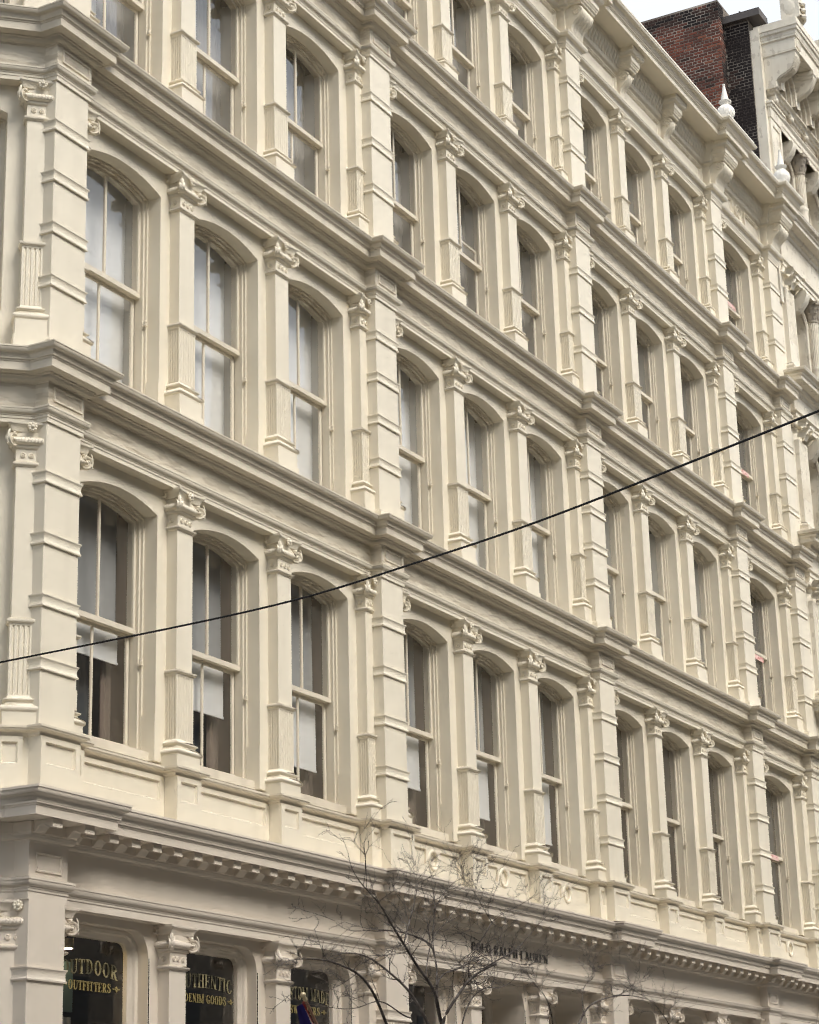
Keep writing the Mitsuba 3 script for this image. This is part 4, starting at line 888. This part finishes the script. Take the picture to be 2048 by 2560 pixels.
def nentab(z0, z1, top):
    """z0: underside of the architrave, z1: frieze top, top: cornice top"""
    g = group(N+'__entablature')
    path = [(NX+0.18, 0.5), (NX+0.18, -0.05), (48, -0.05)]
    put(g+'__architrave', P(M().sweep([(-0.3, z0), (0.0, z0), (0.0, z0+0.10), (0.02, z0+0.11), (0.02, z0+0.19), (0.06, z0+0.22), (0.06, z0+0.25), (-0.3, z0+0.26)], path), 'old_paint'))
    put(g+'__frieze', P(M().sweep([(-0.3, z0+0.259), (0.0, z0+0.26), (0.0, z1), (-0.3, z1)], path), 'old_paint'))
    h = top-z1
    put(g+'__cornice', P(M().sweep([(-0.3, z1-0.002), (0.02, z1-0.001), (0.05, z1+0.15*h), (0.11, z1+0.2*h), (0.13, z1+0.38*h), (0.30, z1+0.42*h), (0.30, z1+0.62*h), (0.33, z1+0.66*h)]+cyma(0.335, z1+0.68*h, 0.42, z1+0.93*h, 6)+[(0.43, z1+0.95*h), (0.43, top), (-0.3, top+0.06)], path), 'old_paint'))
nstorey(12.12, 14.48, 13.05, True); nentab(10.72, 11.65, 12.08)
nstorey(8.25, 10.72, 9.05); nentab(7.15, 7.80, 8.20)
nstorey(4.60, 7.15, 5.40); nentab(3.55, 4.15, 4.55)
nstorey(0.95, 3.55, 1.75); nentab(-0.05, 0.55, 0.92)
nstorey(-2.7, -0.05, -1.9); nentab(-3.75, -3.15, -2.75)

# ------------------------------------------------------------------ brick chimney and party wall above the roof
def proj(p):
    q = np.asarray(p)-CAM; z = q@_f
    return 1024+FPX*(q@_r)/z, 1280-FPX*(q@_u)/z
def visible(p):
    u, v = proj(p); return 1560 < u < 1960 and -40 < v and v < (u-1560)*1.12+45
bricks = []
rb = random.Random(3)
def soot(y, z, wall):
    n = float(meshkit.fbm(np.array([y*1.3+5, z*1.3, wall*9.0]), 3))
    return n
BL, BH, J = 0.205, 0.060, 0.016
def brick_face(owner, origin, ax, nrm, length, z0, z1, dark):
    rows = int((z1-z0)/(BH+J))
    for k in range(rows):
        z = z0+k*(BH+J); head = (k % 6 == 5); L = (BL/2-J/2) if head else BL
        x = -(rb.random()*0.01) - ((k % 2)*(L+J)/2)
        while x < length-0.012:
            a, b = max(x, 0.0), min(x+L, length); x += L+J
            if b-a < 0.03: continue
            c = np.array(origin)+np.array(ax)*(a+b)/2; c[2] = z+BH/2
            if not visible(c): continue
            top = (z-z0)/(z1-z0); n = soot(c[1]+c[0], z, dark)
            d = n+0.9*dark*0.42+(0.22 if top > 0.90 else 0)-(0.10 if not dark else 0)
            q = d+rb.uniform(-0.10, 0.10)
            bs = 'brick_black' if q > 0.70 else 'brick_soot' if q > 0.58 else 'brick_brown' if q > 0.48 else rb.choice(['brick_red', 'brick_red', 'brick_orange', 'brick_brown'])
            pr = rb.uniform(0.004, 0.011)
            bricks.append((owner, c, np.array(ax), np.array(nrm), b-a, pr, bs))
CXF, CY0 = 24.93, 0.78
CHI, WAL = 'brick_chimney', 'brick_party_wall'
lab(CHI, 'red and sooty brick chimney stack rising behind the main cornice', 'chimney')
lab(WAL, 'dark sooty brick wall with a metal coping between the chimney and the white building', 'wall')
scene[CHI+'__core'] = P(M().box(CXF, 25.9, CY0, 4.6, 11.9, 17.46), 'mortar')
scene[WAL+'__core'] = P(M().box(25.28, 25.6, 0.20, 0.80, 11.9, 16.92), 'mortar_dark')
put(WAL+'__coping', P(M().box(25.14, 25.74, -0.12, 0.77, 16.92, 17.10), 'metal_dark'))
put(WAL+'__coping_bracket', P(M().tube([(25.3, 0.40, 17.05), (25.3, 0.40, 17.22), (25.3, 0.22, 17.06)], 0.02, 6), 'metal_dark'))
brick_face(CHI, (CXF, CY0, 0), (0, 1, 0), (-1, 0, 0), 3.4, 11.95, 17.455, 0)
brick_face(CHI, (CXF, CY0, 0), (1, 0, 0), (0, -1, 0), 0.34, 11.95, 17.455, 0.55)
brick_face(WAL, (25.28, 0.205, 0), (0, 1, 0), (-1, 0, 0), 0.56, 11.95, 16.91, 1.0)
bricks.sort(key=lambda e: proj(e[1])[1])
def brick_mesh(e, m):
    o, c, ax, n, L, pr, bs = e; up = np.array([0, 0, 1.0]); V = []
    for d, s in ((-0.02, 1.0), (pr-0.003, 1.0), (pr, 0.0)):
        hl, hh = L/2-(0 if s else 0.004), BH/2-(0 if s else 0.004)
        for sx, sz in ((-1, -1), (1, -1), (1, 1), (-1, 1)): V.append(c+ax*sx*hl+up*sz*hh+n*d)
    F = [[i*4+j, i*4+(j+1) % 4, i*4+4+(j+1) % 4, i*4+4+j] for i in range(2) for j in range(4)]+[[8, 9, 10, 11]]
    return m.add(V, F)
ind = {CHI: 0, WAL: 0}; rest = {}
for e in bricks:
    if ind[e[0]] < 300: ind[e[0]] += 1; put(e[0]+'__brick', P(brick_mesh(e, M()), e[6], False))
    else: brick_mesh(e, rest.setdefault((e[0], e[6]), M()))
for (o, bs), m in rest.items():
    k = put(o+'__more_bricks', P(m, bs, False)); lab(k, None, kind='stuff')

# ------------------------------------------------------------------ overhead cable
W = [(-160, 1690, 20.4), (0, 1656, 20.0), (365, 1583, 19.2), (730, 1502, 18.3), (1003, 1419, 17.6), (1306, 1318, 16.8), (1662, 1181, 15.8), (2048, 1027, 14.7), (2300, 922, 14.0)]
def unproj(u, v, depth): return CAM+depth*(_f+_r*(u-1024)/FPX-_u*(v-1280)/FPX)
wp = np.array([unproj(*w) for w in W])
from scipy.interpolate import CubicSpline
s_ = np.linspace(0, 1, len(wp)); ext0, ext1 = wp[0]+(wp[0]-wp[1])*3, wp[-1]+(wp[-1]-wp[-2])*4
cs = CubicSpline(s_, wp)(np.linspace(0, 1, 60))
scene['overhead_cable'] = P(M().tube(np.vstack([ext0, cs, ext1]), 0.0095, 8), 'cable', 60)
lab('overhead_cable', 'black overhead cable slanting across the facade from lower left to upper right', 'cable')

# ------------------------------------------------------------------ bare street tree
TR = 'bare_tree'; lab(TR, 'leafless street tree with fine dark branches in front of the shop cornice', 'tree')
tb = np.array([2.15, -3.6, GZ])
def tp(u, v, dy=0.0):
    y = -3.5+dy; r = _f+_r*(u-1024)/FPX-_u*(v-1280)/FPX
    return CAM+r*(y-CAM[1])/r[1]
def c6(u, v): return 740+u/3.45, 2140+v/3.45
def c7(u, v): return 1160+u/3.45, 2140+v/3.45
limbs = []
def limb(pts, r0, r1, dy0=0.0, dy1=0.0):
    n = len(pts); p = np.array([tp(u, v, dy0+(dy1-dy0)*k/(n-1)) for k, (u, v) in enumerate(pts)])
    if n > 2:
        tt = np.r_[0, np.cumsum(np.linalg.norm(np.diff(p, axis=0), axis=1))]; p = CubicSpline(tt, p)(np.linspace(0, tt[-1], n*4))
    limbs.append((p, np.linspace(r0, r1, len(p)))); return p
F0 = (1122, 2600)
limb([F0, c6(1230, 1330), c6(1210, 1230), c6(1160, 1110), c6(1060, 970), c6(930, 760), c6(830, 600), c6(730, 430), c6(600, 280), c6(480, 100)], 0.030, 0.005, 0, -0.5)
limb([c6(820, 1530), c6(780, 1449), c6(700, 1250), c6(580, 1060), c6(430, 960), c6(240, 900), c6(50, 890), c6(-60, 900)], 0.024, 0.005, 0.1, -0.3)
limb([(1090, 2610), c6(1080, 1330), c6(960, 1150), c6(800, 1000), c6(650, 890), c6(500, 840), c6(300, 870)], 0.026, 0.005, 0.1, 0.5)
limb([c6(1215, 1240), c6(1215, 1050), c6(1200, 880), c6(1150, 760), c6(1050, 700), c6(860, 650), c6(640, 640), c6(480, 645), c6(330, 560)], 0.017, 0.003, 0, 0.5)
limb([c6(930, 760), c6(970, 600), c6(1010, 450), c6(1040, 300), c6(1042, 170)], 0.012, 0.004, -0.28, -0.1)
limb([c6(1200, 880), c6(1180, 720), c6(1190, 550), c6(1192, 380), c6(1100, 320)], 0.011, 0.003, 0.1, 0.3)
limb([(1130, 2605), c6(1280, 1400), c6(1400, 1200), c6(1530, 1040), c6(1725, 930), c7(230, 935), c7(330, 880), c7(500, 760), c7(600, 640), c7(690, 545)], 0.026, 0.004, 0, -0.5)
limb([c6(1215, 1120), c6(1290, 1010), c6(1430, 960), c6(1560, 880), c6(1700, 830), c7(330, 640)], 0.013, 0.003, 0, 0.4)
limb([c6(1120, 1040), c6(1135, 900), c6(1180, 720), c6(1280, 590), c6(1330, 520), c6(1430, 400)], 0.010, 0.003, -0.1, 0.3)
limb([c7(960, 1560), c7(1000, 1430), c7(1060, 1320), c7(1200, 1235), c7(1430, 1205), c7(1640, 1260), c7(1760, 1330)], 0.017, 0.003, 0, 0.2)
limb([c7(1040, 1380), c7(1020, 1230), c7(1060, 1100), c7(1130, 1010), c7(1100, 920)], 0.010, 0.003, 0, 0.4)
limb([c7(780, 1600), c7(760, 1400), c7(720, 1250), c7(620, 1120), c7(560, 1030)], 0.012, 0.003, 0, -0.4)
limb([(1150, 2610), c6(1500, 1260), c6(1640, 1140), c7(330, 1130), c7(480, 1010), c7(560, 900)], 0.014, 0.003, 0.2, 0.5)
limb([c6(1000, 1400), c6(850, 1320), c6(720, 1255), c6(560, 1300), c6(440, 1320), c6(100, 1280)], 0.011, 0.003, 0.1, -0.2)
limb([c7(235, 575), c7(290, 530), c7(400, 460), c7(520, 400), c7(620, 320)], 0.007, 0.002, -0.3, -0.5)
limb([c6(1725, 600), c6(1690, 570), c6(1640, 490), c6(1560, 350), c6(1450, 210)], 0.008, 0.003, -0.2, -0.4)
limb([c6(1690, 575), c6(1640, 660), c6(1560, 790), c6(1490, 960), c6(1500, 1080)], 0.009, 0.009, -0.2, -0.1)
limb([c6(1190, 380), c6(1260, 340), c6(1330, 260), c6(1430, 190), c6(1530, 90)], 0.007, 0.002, 0.3, 0.2)
limb([(1700, 2640), c7(1800, 1520), c7(1660, 1300), c7(1500, 1180), c7(1400, 1130)], 0.012, 0.003, 0.2, 0.2)
for k, (p, r) in enumerate(limbs): put(TR+'__branch', P(M().tube(p, r*0.66, 7), 'bark', 60))
trunk = np.array([tb, tb+[0, 0, 1.2], tb+[-0.06, 0.03, 2.3], tp(1125, 2720)])
scene[TR+'__trunk'] = P(M().tube(trunk, [0.12, 0.095, 0.08, 0.055], 12), 'bark', 60)
for a in (tp(1090, 2610, 0.1), tp(1150, 2610, 0.2), tp(1122, 2600), tp(1130, 2605), tp(*c6(820, 1530), 0.1), tp(*c7(960, 1560)), tp(*c7(780, 1600)), tp(1700, 2640, 0.2)):
    put(TR+'__branch', P(M().tube([trunk[2], (trunk[2]*0.5+a*0.5)+[0, 0, -0.05], a], [0.05, 0.03, 0.022], 7), 'bark', 60))
tw = M(); rt = np.random.RandomState(11)
def twig(p, d, L, r, depth):
    n = 5; pts = [p]; dd = d.copy()
    for k in range(n-1):
        dd = dd+rt.normal(0, 0.16, 3)*[1, 1, 1]+[0, 0, 0.05]; dd /= np.linalg.norm(dd); pts.append(pts[-1]+dd*L/(n-1))
    tw.tube(pts, np.linspace(r, max(r*0.5, 0.0016), n), 4)
    if depth > 0:
        for k in range(rt.randint(2, 5)):
            i = rt.randint(1, n); a = rt.normal(0, 1, 3); a -= dd*(a@dd); a /= np.linalg.norm(a)
            e = dd*0.75+a*0.75; twig(pts[i], e/np.linalg.norm(e), L*rt.uniform(0.35, 0.7), max(r*0.65, 0.002), depth-1)
for p, r in limbs:
    n = len(p)
    for i in range(max(3, n//4), n):
        if rt.rand() < 0.55:
            d = p[i]-p[i-1]; d /= np.linalg.norm(d)+1e-9; a = rt.normal(0, 1, 3); a -= d*(a@d); a /= np.linalg.norm(a); a[2] += 0.10
            e = d*0.8+a*0.7; twig(p[i], e/np.linalg.norm(e), rt.uniform(0.15, 0.50), min(r[i]*0.5, 0.0045), 2)
    d = p[-1]-p[-2]; twig(p[-1], d/np.linalg.norm(d), 0.35, 0.003, 2)
k = TR+'__twigs'; scene[k] = P(tw, 'bark', 60); lab(k, None, kind='stuff')

# ------------------------------------------------------------------ flag
fb = unproj(760, 2492, 22.6); fd = np.array([0.92, 0.22, -0.62]); fd /= np.linalg.norm(fd)
e1 = unproj(797, 2572, 22.9); fd = (e1-fb)/np.linalg.norm(e1-fb)
k = 'flagpole'; lab(k, 'slim wooden flagpole with a brass ball finial at the bottom edge', 'flagpole')
scene[k+'__pole'] = P(M().tube([fb, fb+fd*2.6], 0.016, 8), 'wood_pole', 60)
scene[k+'__finial'] = P(M().ball(fb-fd*0.03, 0.031, 2).tube([fb-fd*0.02, fb+fd*0.02, fb+fd*0.05, fb+fd*0.065], [0.018, 0.02, 0.026, 0.017], 10), 'brass', 60)
for nm, off, bs, a, b_ in (('red_field', 0.0, 'flag_red', 0.00, 0.024), ('white_stripe', 0.005, 'flag_white', 0.024, 0.042), ('blue_field', 0.010, 'flag_blue', 0.042, 0.13)):
    n = 12; V = []
    for j in range(n):
        t = j/(n-1); base = fb+fd*(0.07+1.3*t)
        for q in np.linspace(a, b_, 5):
            V.append(base-_r*(q*(0.75+0.9*t)+0.016)+np.array([0, 0, -0.06*q/0.1])+np.array([0, 1, 0])*0.018*math.sin(q*90+t*6))
    f = [[j*5+i, j*5+i+1, j*5+i+6, j*5+i+5] for j in range(n-1) for i in range(4)]
    scene['flag__'+nm] = P(M().add(V, f), bs, 60)
lab('flag', 'furled flag in blue, white and red hanging along the pole at the bottom edge', 'flag')

# ------------------------------------------------------------------ street and the buildings opposite
scene['road'] = P(M().box(-120, 160, -14.4, -4.6, GZ-0.5, GZ-0.14), 'asphalt'); lab('road', 'asphalt street below the frame', None, None, 'structure')
scene['pavement'] = P(M().box(-120, 160, -4.6, 3, GZ-0.5, GZ), 'concrete'); lab('pavement', 'concrete pavement along the shops', None, None, 'structure')
scene['opposite_pavement'] = P(M().box(-120, 160, -24, -14.4, GZ-0.5, GZ), 'concrete'); lab('opposite_pavement', 'concrete pavement across the street', None, None, 'structure')
scene['ground'] = P(M().box(-250, 300, -250, 250, GZ-0.9, GZ-0.51), 'asphalt'); lab('ground', 'asphalt ground around the block', None, None, 'structure')
for n, (x0, x1, top) in enumerate(((-40, -22, 7.9), (-22, -9, 8.8), (-9, 6, 8.2), (6, 22, 9.2), (22, 40, 8.4), (40, 64, 9.0), (64, 90, 8.2))):
    k = fast_key('opposite_building'); lab(k, 'pale stone building across the street, mirrored in the lower windows', 'building', 'buildings across the street')
    scene[k+'__wall'] = P(M().box(x0, x1, -32, -18.0, GZ, top), 'far_brick')
    scene[k+'__cornice'] = P(M().box(x0, x1, -18.3, -17.4, top, top+0.6), 'concrete')
    m = M()
    for ix in range(int((x1-x0)/2.4)):
        for iz in range(4): 
            a = x0+1.2+ix*2.4; b = GZ+4.6+iz*3.6
            if b+2.2 < top: put(k+'__window', P(M().box(a-0.6, a+0.6, -18.0, -17.97, b, b+2.2), 'glossy_black'))
